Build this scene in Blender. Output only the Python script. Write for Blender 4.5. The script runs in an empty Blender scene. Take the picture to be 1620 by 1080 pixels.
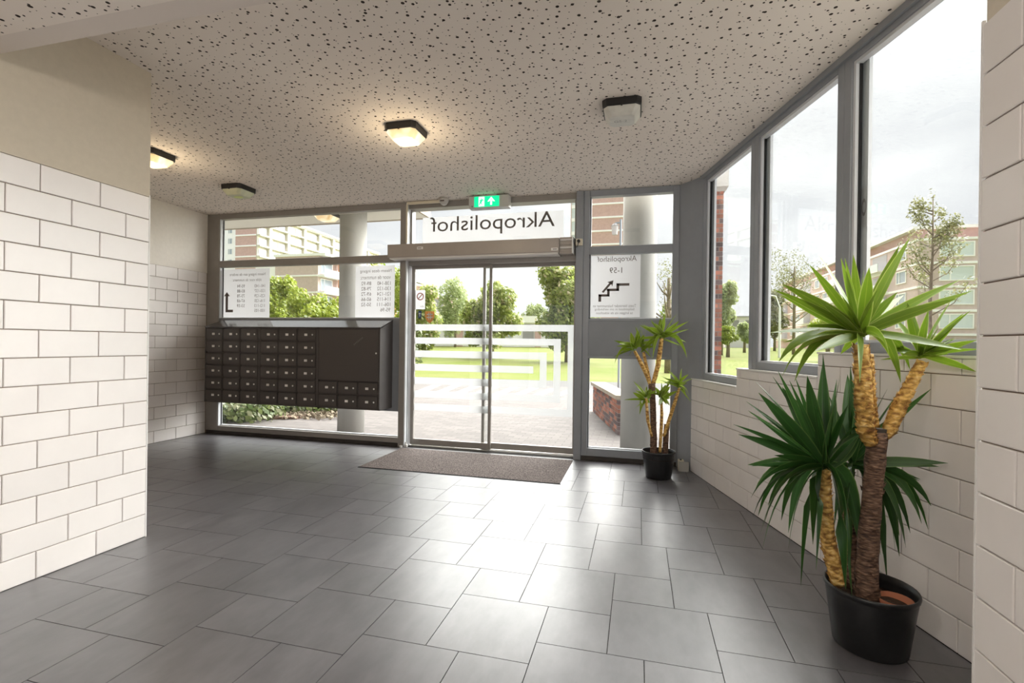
import bpy, math, random
from mathutils import Vector, Matrix
random.seed(7)
SC = bpy.context.scene
COL = SC.collection

# ------------------------------------------------------------------ camera, sky, exposure
F_PX, YAW, PITCH, ROLL, CX, CY, CAM_H = 775.3, -0.25182, -0.00149, 0.01363, 810.44, 545.45, 1.2793
_cy, _sy = math.cos(YAW), math.sin(YAW)
_F = Vector((_sy, _cy, 0)); _R = Vector((_cy, -_sy, 0)); _U = Vector((0, 0, 1))
FWD = _F*math.cos(PITCH) + _U*math.sin(PITCH)
_U2 = _U*math.cos(PITCH) - _F*math.sin(PITCH)
RGT = _R*math.cos(ROLL) + _U2*math.sin(ROLL)
UPV = _U2*math.cos(ROLL) - _R*math.sin(ROLL)
CAM = Vector((0, 0, CAM_H))
cd = bpy.data.cameras.new('camera'); cam = bpy.data.objects.new('camera', cd); COL.objects.link(cam)
cam.matrix_world = Matrix(((RGT.x, UPV.x, -FWD.x, 0), (RGT.y, UPV.y, -FWD.y, 0), (RGT.z, UPV.z, -FWD.z, CAM_H), (0, 0, 0, 1)))
cd.sensor_width = 36.0; cd.lens = F_PX/1620*36; cd.shift_x = -(CX-810)/1620; cd.shift_y = (CY-540)/1620
cd.clip_start = 0.02; cd.clip_end = 2000
SC.camera = cam

def ray(u, v): return FWD + RGT*((u-CX)/F_PX) - UPV*((v-CY)/F_PX)
def at(u, v, d): return CAM + ray(u, v)*d                 # pixel and distance -> point
def ground(u, v, z=0.0):
    r = ray(u, v); return CAM + r*((z-CAM_H)/r.z)

W = bpy.data.worlds.new('World'); SC.world = W; W.use_nodes = True
nt = W.node_tree; nt.nodes.clear()
_o = nt.nodes.new('ShaderNodeOutputWorld'); _b = nt.nodes.new('ShaderNodeBackground')
_t = nt.nodes.new('ShaderNodeTexCoord'); _n = nt.nodes.new('ShaderNodeTexNoise'); _r = nt.nodes.new('ShaderNodeValToRGB')
_m = nt.nodes.new('ShaderNodeMapping'); _m.inputs['Scale'].default_value = (1, 1, 2.2)
_n.inputs['Scale'].default_value = 2.6; _n.inputs['Detail'].default_value = 6; _n.inputs['Roughness'].default_value = .52
_r.color_ramp.elements[0].position = .36; _r.color_ramp.elements[0].color = (.76, .765, .79, 1)
_r.color_ramp.elements[1].position = .60; _r.color_ramp.elements[1].color = (1, 1, 1, 1)
nt.links.new(_t.outputs['Generated'], _m.inputs['Vector']); nt.links.new(_m.outputs[0], _n.inputs['Vector'])
nt.links.new(_n.outputs['Fac'], _r.inputs['Fac']); nt.links.new(_r.outputs[0], _b.inputs['Color'])
_b.inputs['Strength'].default_value = 0.40
nt.links.new(_b.outputs[0], _o.inputs['Surface'])

# bright part of the overcast sky, a very soft sun
_s = bpy.data.lights.new('sun', 'SUN'); _s.energy = 8.6; _s.angle = math.radians(100); _s.color = (1, .975, .94)
sun = bpy.data.objects.new('sun', _s); COL.objects.link(sun)
sun.rotation_euler = Vector((-.42, -.66, -.60)).to_track_quat('-Z', 'Y').to_euler()

vs = SC.view_settings
vs.view_transform = 'Standard'; vs.look = 'None'; vs.gamma = 1.0; vs.use_curve_mapping = False
vs.exposure = 1.58

# ------------------------------------------------------------------ materials
M = {}
def mat(name, col, rough=.5, spec=.5, metal=0, noise=None, bump=None, rand=0.0, emit=None, trans=0):
    m = bpy.data.materials.new(name); m.use_nodes = True
    n = m.node_tree.nodes; l = m.node_tree.links; b = n['Principled BSDF']
    b.inputs['Base Color'].default_value = (*col, 1); b.inputs['Roughness'].default_value = rough
    b.inputs['Specular IOR Level'].default_value = spec; b.inputs['Metallic'].default_value = metal
    tc = n.new('ShaderNodeTexCoord'); geo = n.new('ShaderNodeNewGeometry')
    src = None
    if noise:                                            # (scale xyz, amount, detail)
        sc, amt = noise[0], noise[1]
        mp = n.new('ShaderNodeMapping'); mp.inputs['Scale'].default_value = sc if isinstance(sc, tuple) else (sc, sc, sc)
        l.new(geo.outputs['Position'], mp.inputs['Vector'])
        nz = n.new('ShaderNodeTexNoise'); nz.inputs['Scale'].default_value = 1; nz.inputs['Detail'].default_value = 5; nz.inputs['Roughness'].default_value = .6
        l.new(mp.outputs[0], nz.inputs['Vector'])
        mr = n.new('ShaderNodeMapRange'); mr.inputs['From Min'].default_value = .3; mr.inputs['From Max'].default_value = .7
        mr.inputs['To Min'].default_value = 1-amt; mr.inputs['To Max'].default_value = 1+amt
        l.new(nz.outputs['Fac'], mr.inputs['Value'])
        src = mr.outputs[0]
    if rand:
        oi = n.new('ShaderNodeObjectInfo'); mr2 = n.new('ShaderNodeMapRange')
        mr2.inputs['To Min'].default_value = 1-rand; mr2.inputs['To Max'].default_value = 1+rand
        l.new(oi.outputs['Random'], mr2.inputs['Value'])
        if src:
            mm = n.new('ShaderNodeMath'); mm.operation = 'MULTIPLY'; l.new(src, mm.inputs[0]); l.new(mr2.outputs[0], mm.inputs[1]); src = mm.outputs[0]
        else: src = mr2.outputs[0]
    if src:
        vm = n.new('ShaderNodeVectorMath'); vm.operation = 'SCALE'; vm.inputs[0].default_value = col
        l.new(src, vm.inputs['Scale']); l.new(vm.outputs[0], b.inputs['Base Color'])
    if bump:
        nb = n.new('ShaderNodeTexNoise'); nb.inputs['Scale'].default_value = bump[0]; nb.inputs['Detail'].default_value = 4
        l.new(geo.outputs['Position'], nb.inputs['Vector'])
        bp = n.new('ShaderNodeBump'); bp.inputs['Strength'].default_value = bump[1]; bp.inputs['Distance'].default_value = .01
        l.new(nb.outputs['Fac'], bp.inputs['Height']); l.new(bp.outputs[0], b.inputs['Normal'])
    if emit:
        b.inputs['Emission Color'].default_value = (*emit[0], 1); b.inputs['Emission Strength'].default_value = emit[1]
    M[name] = m; return m

mat('wall_tile', (.80, .762, .742), .32, .5, noise=(3.0, .03), rand=.025)
mat('grout', (.27, .205, .165), .9, .2)
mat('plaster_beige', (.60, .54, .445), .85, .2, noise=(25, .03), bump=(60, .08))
mat('plaster', (.80, .76, .70), .85, .2, noise=(25, .03), bump=(60, .08))
mat('white_trim', (.80, .79, .77), .4)
mat('floor_grout', (.03, .028, .027), .9, .2)
mat('frame_grey', (.27, .287, .315), .38, .5, noise=(8, .04))
mat('frame_bronze', (.29, .27, .25), .38, .5, noise=(8, .05))
mat('frame_light', (.62, .64, .67), .4, .5)
mat('panel_grey', (.235, .25, .275), .42, .5, noise=(6, .04))
mat('kick', (.055, .048, .043), .6, .3, noise=(6, .2))
mat('gasket', (.02, .02, .022), .6, .3)
mat('operator', (.42, .375, .335), .35, .6, noise=(10, .03))
mat('operator_light', (.72, .70, .68), .35, .5)
mat('mail_case', (.078, .070, .068), .42, .5, noise=(120, .12))
mat('mail_door', (.084, .075, .072), .42, .5, noise=(120, .12), rand=.06)
mat('mail_roof', (.09, .088, .09), .16, .8)
mat('nickel', (.75, .74, .72), .25, .5, metal=.6)
mat('paper', (.85, .84, .82), .6, .3)
mat('sheet', (.88, .88, .89), .5, .3)
mat('print', (.16, .135, .125), .6, .3)
mat('print_light', (.30, .28, .275), .6, .3)
mat('cream_plastic', (.72, .66, .52), .4)
mat('black_plastic', (.012, .012, .013), .35, .5, noise=(40, .3))
mat('lamp_black', (.018, .017, .017), .45, .5)
mat('green_sign', (.0, .42, .16), .4, emit=((0, .55, .22), .55))
mat('sign_white', (.85, .87, .85), .4, emit=((.9, 1, .92), .6))
mat('sign_grey', (.55, .54, .52), .4)
mat('soil', (.05, .032, .022), .95, .2, noise=(60, .5), bump=(80, .6))
mat('terracotta', (.42, .16, .09), .8, .3)
mat('wire', (.05, .05, .05), .3, .5, metal=.8)
def barkmat(name, cols, sc, bump):
    m = bpy.data.materials.new(name); m.use_nodes = True
    n = m.node_tree.nodes; l = m.node_tree.links; b = n['Principled BSDF']; b.inputs['Roughness'].default_value = .75
    g = n.new('ShaderNodeNewGeometry'); mp = n.new('ShaderNodeMapping'); mp.inputs['Scale'].default_value = sc; l.new(g.outputs['Position'], mp.inputs['Vector'])
    v = n.new('ShaderNodeTexVoronoi'); v.inputs['Scale'].default_value = 1; l.new(mp.outputs[0], v.inputs['Vector'])
    nz = n.new('ShaderNodeTexNoise'); nz.inputs['Scale'].default_value = .8; nz.inputs['Detail'].default_value = 5; l.new(mp.outputs[0], nz.inputs['Vector'])
    ad = n.new('ShaderNodeMath'); ad.operation = 'MULTIPLY_ADD'; ad.inputs[1].default_value = .55; l.new(v.outputs['Distance'], ad.inputs[0]); l.new(nz.outputs['Fac'], ad.inputs[2])
    r = n.new('ShaderNodeValToRGB'); e = r.color_ramp.elements; e[0].position = .45; e[0].color = (*cols[0], 1); e[1].position = 1.0; e[1].color = (*cols[2], 1); k = e.new(.72); k.color = (*cols[1], 1)
    l.new(ad.outputs[0], r.inputs['Fac']); l.new(r.outputs[0], b.inputs['Base Color'])
    bp = n.new('ShaderNodeBump'); bp.invert = True; bp.inputs['Strength'].default_value = bump; bp.inputs['Distance'].default_value = .008; l.new(ad.outputs[0], bp.inputs['Height']); l.new(bp.outputs[0], b.inputs['Normal'])
    M[name] = m
barkmat('cane', ((.88, .68, .32), (.72, .45, .12), (.30, .14, .04)), (38, 38, 70), .9)
mat('concrete', (0.450, 0.439, 0.413), .85, .2, noise=((3, 3, 1.2), .10), bump=(30, .1))
mat('soffit', (.78, .76, .68), .8, .2)
mat('brick_red', (.40, .17, .12), .85, .2, noise=(9, .25), rand=.40)
mat('brick_dark', (.16, .115, .115), .85, .2, noise=(9, .25), rand=.3)
mat('mortar', (0.315, 0.292, 0.270), .9, .2)
mat('coping', (0.413, 0.360, 0.285), .85, .2, noise=(6, .1))
mat('far_brick', (0.567, 0.388, 0.347), .9, .1, noise=(2, .08))
mat('far_brick_b', (0.578, 0.462, 0.430), .9, .1, noise=(2, .08))
mat('far_white', (0.903, 0.892, 0.871), .7, .2)
mat('far_cream', (.60, .57, .49), .8, .2)
mat('far_glass', (.36, .41, .46), .15, .6)
mat('far_curtain', (0.630, 0.693, 0.693), .5, .4)
mat('far_dark', (.36, .35, .35), .6, .3)
mat('far_orange', (0.735, 0.347, 0.190), .7, .2)
mat('mulch', (.20, .13, .10), .95, .1, noise=(14, .5), bump=(18, .8))
mat('bark', (.23, .19, .14), .9, .1, noise=(8, .3))
mat('pole', (.30, .34, .38), .4)
mat('pole_white', (.80, .80, .80), .4)
mat('zebra', (.23, .228, .225), .8, .2, noise=(4, .08))
mat('sticker_red', (.62, .16, .12), .5)
mat('sticker_blue', (.02, .06, .16), .5)
mat('sticker_orange', (.85, .36, .10), .5)

barkmat('trunk', ((.30, .185, .12), (.17, .095, .06), (.06, .032, .022)), (40, 40, 120), .9)
def leafmat(name, c1, c2, c3=None, p3=.0, transl=.35, rough=.38):
    m = bpy.data.materials.new(name); m.use_nodes = True
    n = m.node_tree.nodes; l = m.node_tree.links; b = n['Principled BSDF']; out = n['Material Output']
    g = n.new('ShaderNodeNewGeometry'); r = n.new('ShaderNodeValToRGB')
    e = r.color_ramp.elements; e[0].color = (*c1, 1); e[1].color = (*c2, 1); e[1].position = 1-p3 if c3 else 1
    if c3: k = e.new(min(.999, 1-p3+.01)); k.color = (*c3, 1)
    l.new(g.outputs['Random Per Island'], r.inputs['Fac'])
    b.inputs['Roughness'].default_value = rough
    l.new(r.outputs[0], b.inputs['Base Color'])
    t = n.new('ShaderNodeBsdfTranslucent'); l.new(r.outputs[0], t.inputs['Color'])
    mx = n.new('ShaderNodeMixShader'); mx.inputs[0].default_value = transl
    l.new(b.outputs[0], mx.inputs[1]); l.new(t.outputs[0], mx.inputs[2]); l.new(mx.outputs[0], out.inputs['Surface'])
    M[name] = m
leafmat('tree_chestnut', (.19, .25, .05), (.44, .48, .15), (.66, .55, .38), .10, .5)
leafmat('tree_lime', (.19, .26, .02), (.40, .45, .07))
leafmat('tree_pale', (.30, .36, .15), (.48, .54, .28), transl=.5)
leafmat('tree_olive', (.13, .14, .05), (.28, .28, .12))
leafmat('hedge', (.05, .085, .02), (.19, .23, .08), (.27, .28, .16), .2)
leafmat('grass_tuft', (.25, .34, .04), (.5, .55, .1))

def plantleaf(name, dark, mid, edge, transl):
    m = bpy.data.materials.new(name); m.use_nodes = True
    n = m.node_tree.nodes; l = m.node_tree.links; b = n['Principled BSDF']; out = n['Material Output']
    uv = n.new('ShaderNodeUVMap'); sp = n.new('ShaderNodeSeparateXYZ'); l.new(uv.outputs[0], sp.inputs[0])
    r = n.new('ShaderNodeValToRGB'); e = r.color_ramp.elements
    e[0].position = 0; e[0].color = (*mid, 1); e[1].position = 1; e[1].color = (*edge, 1)
    k = e.new(.12); k.color = (*dark, 1); k = e.new(.82); k.color = (*dark, 1)
    l.new(sp.outputs['X'], r.inputs['Fac'])
    oi = n.new('ShaderNodeObjectInfo'); mr = n.new('ShaderNodeMapRange'); mr.inputs['To Min'].default_value = .75; mr.inputs['To Max'].default_value = 1.25
    l.new(oi.outputs['Random'], mr.inputs['Value'])
    vm = n.new('ShaderNodeVectorMath'); vm.operation = 'SCALE'; l.new(r.outputs[0], vm.inputs[0]); l.new(mr.outputs[0], vm.inputs['Scale'])
    l.new(vm.outputs[0], b.inputs['Base Color']); b.inputs['Roughness'].default_value = .33
    t = n.new('ShaderNodeBsdfTranslucent'); l.new(vm.outputs[0], t.inputs['Color'])
    mx = n.new('ShaderNodeMixShader'); mx.inputs[0].default_value = transl
    l.new(b.outputs[0], mx.inputs[1]); l.new(t.outputs[0], mx.inputs[2]); l.new(mx.outputs[0], out.inputs['Surface'])
    M[name] = m
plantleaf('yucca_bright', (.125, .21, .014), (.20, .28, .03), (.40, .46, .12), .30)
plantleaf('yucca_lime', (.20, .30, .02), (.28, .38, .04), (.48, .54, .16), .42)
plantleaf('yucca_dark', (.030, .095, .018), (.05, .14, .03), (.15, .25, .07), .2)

def glassmat(name, tint=(.97, .985, .98), refl=1.0):
    m = bpy.data.materials.new(name); m.use_nodes = True
    n = m.node_tree.nodes; l = m.node_tree.links; n.remove(n['Principled BSDF']); out = n['Material Output']
    tr = n.new('ShaderNodeBsdfTransparent'); tr.inputs['Color'].default_value = (*tint, 1)
    gl = n.new('ShaderNodeBsdfGlossy'); gl.inputs['Roughness'].default_value = .01
    lw = n.new('ShaderNodeLayerWeight'); pw = n.new('ShaderNodeMath'); pw.operation = 'POWER'; pw.inputs[1].default_value = 4.5
    l.new(lw.outputs['Facing'], pw.inputs[0])
    ma = n.new('ShaderNodeMath'); ma.operation = 'MULTIPLY_ADD'; ma.inputs[1].default_value = .8*refl; ma.inputs[2].default_value = .035*refl
    l.new(pw.outputs[0], ma.inputs[0])
    mx = n.new('ShaderNodeMixShader'); l.new(ma.outputs[0], mx.inputs[0]); l.new(tr.outputs[0], mx.inputs[1]); l.new(gl.outputs[0], mx.inputs[2])
    l.new(mx.outputs[0], out.inputs['Surface']); M[name] = m
glassmat('glass'); glassmat('lens_clear', (.86, .86, .82), 1.4)

def filmmat(name, col, alpha):
    m = bpy.data.materials.new(name); m.use_nodes = True
    n = m.node_tree.nodes; l = m.node_tree.links; b = n['Principled BSDF']; out = n['Material Output']
    b.inputs['Base Color'].default_value = (*col, 1); b.inputs['Roughness'].default_value = .5
    t = n.new('ShaderNodeBsdfTranslucent'); t.inputs['Color'].default_value = (*col, 1)
    m1 = n.new('ShaderNodeMixShader'); m1.inputs[0].default_value = .55; l.new(b.outputs[0], m1.inputs[1]); l.new(t.outputs[0], m1.inputs[2])
    tr = n.new('ShaderNodeBsdfTransparent'); m2 = n.new('ShaderNodeMixShader'); m2.inputs[0].default_value = alpha
    l.new(tr.outputs[0], m2.inputs[1]); l.new(m1.outputs[0], m2.inputs[2]); l.new(m2.outputs[0], out.inputs['Surface']); M[name] = m
filmmat('frost', (.60, .605, .615), .68)
filmmat('film_sheet', (.74, .74, .75), .96)
filmmat('film_grey', (.85, .85, .86), .75)

def lampmat(name, col, strength):
    m = bpy.data.materials.new(name); m.use_nodes = True
    n = m.node_tree.nodes; l = m.node_tree.links; b = n['Principled BSDF']
    b.inputs['Base Color'].default_value = (.8, .75, .6, 1); b.inputs['Roughness'].default_value = .25
    g = n.new('ShaderNodeTexCoord'); mp = n.new('ShaderNodeMapping'); mp.inputs['Scale'].default_value = (6, 14, 6)
    l.new(g.outputs['Object'], mp.inputs['Vector'])
    nz = n.new('ShaderNodeTexNoise'); nz.inputs['Scale'].default_value = 1; l.new(mp.outputs[0], nz.inputs['Vector'])
    r = n.new('ShaderNodeValToRGB'); e = r.color_ramp.elements
    e[0].position = .35; e[0].color = (*[c*.55 for c in col], 1); e[1].position = .65; e[1].color = (1, .93, .74, 1)
    l.new(nz.outputs['Fac'], r.inputs['Fac']); l.new(r.outputs[0], b.inputs['Emission Color']); b.inputs['Emission Strength'].default_value = strength
    M[name] = m
lampmat('lamp_lit', (1, .62, .22), .40)
lampmat('lamp_lit_outdoor', (1, .55, .12), .34)
mat('lamp_unlit', (.62, .61, .56), .3, .5, noise=((10, 30, 10), .10))
mat('lamp_greenish', (.60, .62, .45), .3, .5, noise=((10, 30, 10), .10))
mat('lamp_tube', (.72, .80, .30), .4)

def ceilmat():
    m = bpy.data.materials.new('acoustic_board'); m.use_nodes = True
    n = m.node_tree.nodes; l = m.node_tree.links; b = n['Principled BSDF']; b.inputs['Roughness'].default_value = .9
    b.inputs['Specular IOR Level'].default_value = .15
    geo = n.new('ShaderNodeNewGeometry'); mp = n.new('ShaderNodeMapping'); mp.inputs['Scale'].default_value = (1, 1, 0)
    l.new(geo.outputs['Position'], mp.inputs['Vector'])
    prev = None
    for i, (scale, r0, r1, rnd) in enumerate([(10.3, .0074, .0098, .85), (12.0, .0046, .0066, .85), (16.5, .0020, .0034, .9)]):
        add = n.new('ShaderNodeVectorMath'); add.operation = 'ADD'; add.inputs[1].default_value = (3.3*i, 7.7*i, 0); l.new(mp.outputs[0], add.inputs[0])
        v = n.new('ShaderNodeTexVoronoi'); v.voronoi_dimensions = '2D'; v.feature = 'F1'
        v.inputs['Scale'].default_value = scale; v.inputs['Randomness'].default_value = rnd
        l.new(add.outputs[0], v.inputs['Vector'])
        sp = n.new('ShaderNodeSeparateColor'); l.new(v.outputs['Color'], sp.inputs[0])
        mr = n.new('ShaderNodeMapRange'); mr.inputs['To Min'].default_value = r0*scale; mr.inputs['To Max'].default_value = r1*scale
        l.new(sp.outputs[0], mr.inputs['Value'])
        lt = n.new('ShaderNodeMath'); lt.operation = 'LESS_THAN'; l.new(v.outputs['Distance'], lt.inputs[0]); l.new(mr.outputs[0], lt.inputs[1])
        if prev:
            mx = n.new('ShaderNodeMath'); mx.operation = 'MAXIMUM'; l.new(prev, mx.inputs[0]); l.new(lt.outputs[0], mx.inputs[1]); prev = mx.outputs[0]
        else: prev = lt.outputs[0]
    nz = n.new('ShaderNodeTexNoise'); nz.inputs['Scale'].default_value = 1.3; l.new(geo.outputs['Position'], nz.inputs['Vector'])
    cr = n.new('ShaderNodeValToRGB'); e = cr.color_ramp.elements
    e[0].position = .3; e[0].color = (.80, .73, .665, 1); e[1].position = .7; e[1].color = (.84, .775, .71, 1); l.new(nz.outputs['Fac'], cr.inputs['Fac'])
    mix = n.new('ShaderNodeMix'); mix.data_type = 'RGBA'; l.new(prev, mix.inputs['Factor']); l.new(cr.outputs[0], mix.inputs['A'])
    mix.inputs['B'].default_value = (.045, .036, .030, 1)           # shade inside the holes painted as dark spots in the board colour
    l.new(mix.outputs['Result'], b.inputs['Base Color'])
    bp = n.new('ShaderNodeBump'); bp.invert = True; bp.inputs['Strength'].default_value = .5; bp.inputs['Distance'].default_value = .006
    l.new(prev, bp.inputs['Height']); l.new(bp.outputs[0], b.inputs['Normal']); M['acoustic_board'] = m
ceilmat()
mat('board_plain', (.72, .655, .60), .9, .15)

def floormat():
    m = bpy.data.materials.new('slate_tile'); m.use_nodes = True
    n = m.node_tree.nodes; l = m.node_tree.links; b = n['Principled BSDF']
    geo = n.new('ShaderNodeNewGeometry'); oi = n.new('ShaderNodeObjectInfo')
    ad = n.new('ShaderNodeVectorMath'); ad.operation = 'ADD'; l.new(geo.outputs['Position'], ad.inputs[0])
    sc = n.new('ShaderNodeVectorMath'); sc.operation = 'SCALE'; sc.inputs[0].default_value = (17, 9, 5); l.new(oi.outputs['Random'], sc.inputs['Scale']); l.new(sc.outputs[0], ad.inputs[1])
    mp = n.new('ShaderNodeMapping'); mp.inputs['Scale'].default_value = (5, 2.2, 5); l.new(ad.outputs[0], mp.inputs['Vector'])
    nz = n.new('ShaderNodeTexNoise'); nz.inputs['Scale'].default_value = 1.6; nz.inputs['Detail'].default_value = 7; nz.inputs['Roughness'].default_value = .62; l.new(mp.outputs[0], nz.inputs['Vector'])
    r = n.new('ShaderNodeValToRGB'); e = r.color_ramp.elements
    e[0].position = .2; e[0].color = (.058, .056, .063, 1); e[1].position = .8; e[1].color = (.140, .134, .145, 1); l.new(nz.outputs['Fac'], r.inputs['Fac'])
    mr = n.new('ShaderNodeMapRange'); mr.inputs['To Min'].default_value = .90; mr.inputs['To Max'].default_value = 1.10; l.new(oi.outputs['Random'], mr.inputs['Value'])
    vm = n.new('ShaderNodeVectorMath'); vm.operation = 'SCALE'; l.new(r.outputs[0], vm.inputs[0]); l.new(mr.outputs[0], vm.inputs['Scale']); l.new(vm.outputs[0], b.inputs['Base Color'])
    b.inputs['Roughness'].default_value = .36; b.inputs['Coat Weight'].default_value = .48; b.inputs['Coat Roughness'].default_value = .33; b.inputs['Coat IOR'].default_value = 1.6
    b.inputs['Specular IOR Level'].default_value = .75
    M['slate_tile'] = m
floormat()

def brickpave():
    m = bpy.data.materials.new('clinker_paving'); m.use_nodes = True
    n = m.node_tree.nodes; l = m.node_tree.links; b = n['Principled BSDF']; b.inputs['Roughness'].default_value = .85
    geo = n.new('ShaderNodeNewGeometry'); br = n.new('ShaderNodeTexBrick'); br.inputs['Scale'].default_value = 1
    br.inputs['Brick Width'].default_value = .21; br.inputs['Row Height'].default_value = .105; br.inputs['Mortar Size'].default_value = .006
    br.inputs['Color1'].default_value = (.100, .087, .082, 1); br.inputs['Color2'].default_value = (.142, .124, .116, 1); br.inputs['Mortar'].default_value = (.075, .066, .06, 1)
    l.new(geo.outputs['Position'], br.inputs['Vector'])
    nz = n.new('ShaderNodeTexNoise'); nz.inputs['Scale'].default_value = .7; nz.inputs['Detail'].default_value = 5; l.new(geo.outputs['Position'], nz.inputs['Vector'])
    mr = n.new('ShaderNodeMapRange'); mr.inputs['To Min'].default_value = .75; mr.inputs['To Max'].default_value = 1.25; l.new(nz.outputs['Fac'], mr.inputs['Value'])
    vm = n.new('ShaderNodeVectorMath'); vm.operation = 'SCALE'; l.new(br.outputs['Color'], vm.inputs[0]); l.new(mr.outputs[0], vm.inputs['Scale'])
    l.new(vm.outputs[0], b.inputs['Base Color']); M['clinker_paving'] = m
brickpave()
mat('asphalt', (.118, .114, .112), .9, .2, noise=(3, .1))

def grassmat():
    m = bpy.data.materials.new('lawn'); m.use_nodes = True
    n = m.node_tree.nodes; l = m.node_tree.links; b = n['Principled BSDF']; b.inputs['Roughness'].default_value = .9; b.inputs['Specular IOR Level'].default_value = .1
    geo = n.new('ShaderNodeNewGeometry'); nz = n.new('ShaderNodeTexNoise'); nz.inputs['Scale'].default_value = .35; nz.inputs['Detail'].default_value = 8; nz.inputs['Roughness'].default_value = .65
    l.new(geo.outputs['Position'], nz.inputs['Vector'])
    r = n.new('ShaderNodeValToRGB'); e = r.color_ramp.elements
    e[0].position = .32; e[0].color = (.115, .15, .022, 1); e[1].position = .68; e[1].color = (.165, .17, .055, 1); l.new(nz.outputs['Fac'], r.inputs['Fac'])
    l.new(r.outputs[0], b.inputs['Base Color']); M['lawn'] = m
grassmat()
def matmat():
    m = bpy.data.materials.new('coir_mat'); m.use_nodes = True
    n = m.node_tree.nodes; l = m.node_tree.links; b = n['Principled BSDF']; b.inputs['Roughness'].default_value = .95; b.inputs['Specular IOR Level'].default_value = .1
    geo = n.new('ShaderNodeNewGeometry'); nz = n.new('ShaderNodeTexNoise'); nz.inputs['Scale'].default_value = 95; nz.inputs['Detail'].default_value = 3
    l.new(geo.outputs['Position'], nz.inputs['Vector'])
    r = n.new('ShaderNodeValToRGB'); e = r.color_ramp.elements
    e[0].position = .38; e[0].color = (.075, .062, .058, 1); e[1].position = .68; e[1].color = (.235, .20, .19, 1); l.new(nz.outputs['Fac'], r.inputs['Fac'])
    l.new(r.outputs[0], b.inputs['Base Color'])
    bp = n.new('ShaderNodeBump'); bp.inputs['Strength'].default_value = .8; bp.inputs['Distance'].default_value = .004; l.new(nz.outputs['Fac'], bp.inputs['Height']); l.new(bp.outputs[0], b.inputs['Normal'])
    M['coir_mat'] = m
matmat()

# ------------------------------------------------------------------ mesh helpers
class MB:
    def __init__(s): s.v = []; s.f = []
    def box(s, x0, x1, y0, y1, z0, z1):
        return s.hexa([(x0, y0, z0), (x1, y0, z0), (x1, y1, z0), (x0, y1, z0), (x0, y0, z1), (x1, y0, z1), (x1, y1, z1), (x0, y1, z1)])
    def hexa(s, p):
        b = len(s.v); s.v += [tuple(q) for q in p]
        s.f += [tuple(b+i for i in q) for q in ((0, 3, 2, 1), (4, 5, 6, 7), (0, 1, 5, 4), (1, 2, 6, 5), (2, 3, 7, 6), (3, 0, 4, 7))]; return s
    def prism(s, poly, z0, z1):
        b = len(s.v); k = len(poly)
        s.v += [(x, y, z0) for x, y in poly] + [(x, y, z1) for x, y in poly]
        s.f += [tuple(b+i for i in reversed(range(k))), tuple(b+k+i for i in range(k))]
        s.f += [(b+i, b+(i+1) % k, b+k+(i+1) % k, b+k+i) for i in range(k)]; return s
    def rings(s, rings, cap=True, closed=True):
        b = len(s.v); k = len(rings[0])
        for r in rings: s.v += [tuple(q) for q in r]
        for j in range(len(rings)-1):
            for i in range(k): s.f.append((b+j*k+i, b+j*k+(i+1) % k, b+(j+1)*k+(i+1) % k, b+(j+1)*k+i))
        if cap:
            s.f.append(tuple(b+i for i in reversed(range(k)))); s.f.append(tuple(b+(len(rings)-1)*k+i for i in range(k)))
        return s
    def cyl(s, c, r, z0, z1, n=24, r1=None):
        r1 = r if r1 is None else r1
        return s.rings([[(c[0]+rr*math.cos(2*math.pi*i/n), c[1]+rr*math.sin(2*math.pi*i/n), z) for i in range(n)] for rr, z in ((r, z0), (r1, z1))])
    def tube(s, pts, rad, n=8, jit=0, rng=random):
        pts = [Vector(p) for p in pts]; R = []
        for i, p in enumerate(pts):
            t = (pts[min(i+1, len(pts)-1)]-pts[max(i-1, 0)]).normalized()
            a = t.cross(Vector((.31, .87, .23))).normalized(); b2 = t.cross(a)
            r = rad[i] if isinstance(rad, (list, tuple)) else rad
            R.append([p+(a*math.cos(2*math.pi*k/n)+b2*math.sin(2*math.pi*k/n))*r*(1+jit*(rng.random()-.5)) for k in range(n)])
        return s.rings(R)
    def quad(s, p): b = len(s.v); s.v += [tuple(q) for q in p]; s.f.append(tuple(range(b, b+len(p)))); return s
    def mesh(s, name, m, smooth=False):
        me = bpy.data.meshes.new(name); me.from_pydata(s.v, [], s.f); me.update()
        if m: me.materials.append(M[m])
        if smooth:
            for p in me.polygons: p.use_smooth = True
        return me
    def build(s, name, m, parent=None, smooth=False):
        return put(name, s.mesh(name, m, smooth), parent)

def put(name, me, parent=None, loc=None):
    o = bpy.data.objects.new(name, me); COL.objects.link(o)
    if parent: o.parent = parent
    if loc is not None: o.location = loc
    return o
def box(name, m, x0, x1, y0, y1, z0, z1, parent=None): return MB().box(x0, x1, y0, y1, z0, z1).build(name, m, parent)
def tag(o, label, cat, group=None, kind=None):
    o['label'] = label; o['category'] = cat
    if group: o['group'] = group
    if kind: o['kind'] = kind
    return o
def empty(name, loc=(0, 0, 0), rz=0):
    o = bpy.data.objects.new(name, None); o.location = loc; o.rotation_euler = (0, 0, rz); o.empty_display_size = .1; COL.objects.link(o); return o
def bevel(o, w, seg=2):
    b = o.modifiers.new('bevel', 'BEVEL'); b.width = w; b.segments = seg; b.limit_method = 'ANGLE'; return o
def copy_tree(o, parent=None):
    c = o.copy(); COL.objects.link(c); c.parent = parent
    for ch in [x for x in bpy.data.objects if x.parent == o]: copy_tree(ch, c)
    return c

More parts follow.
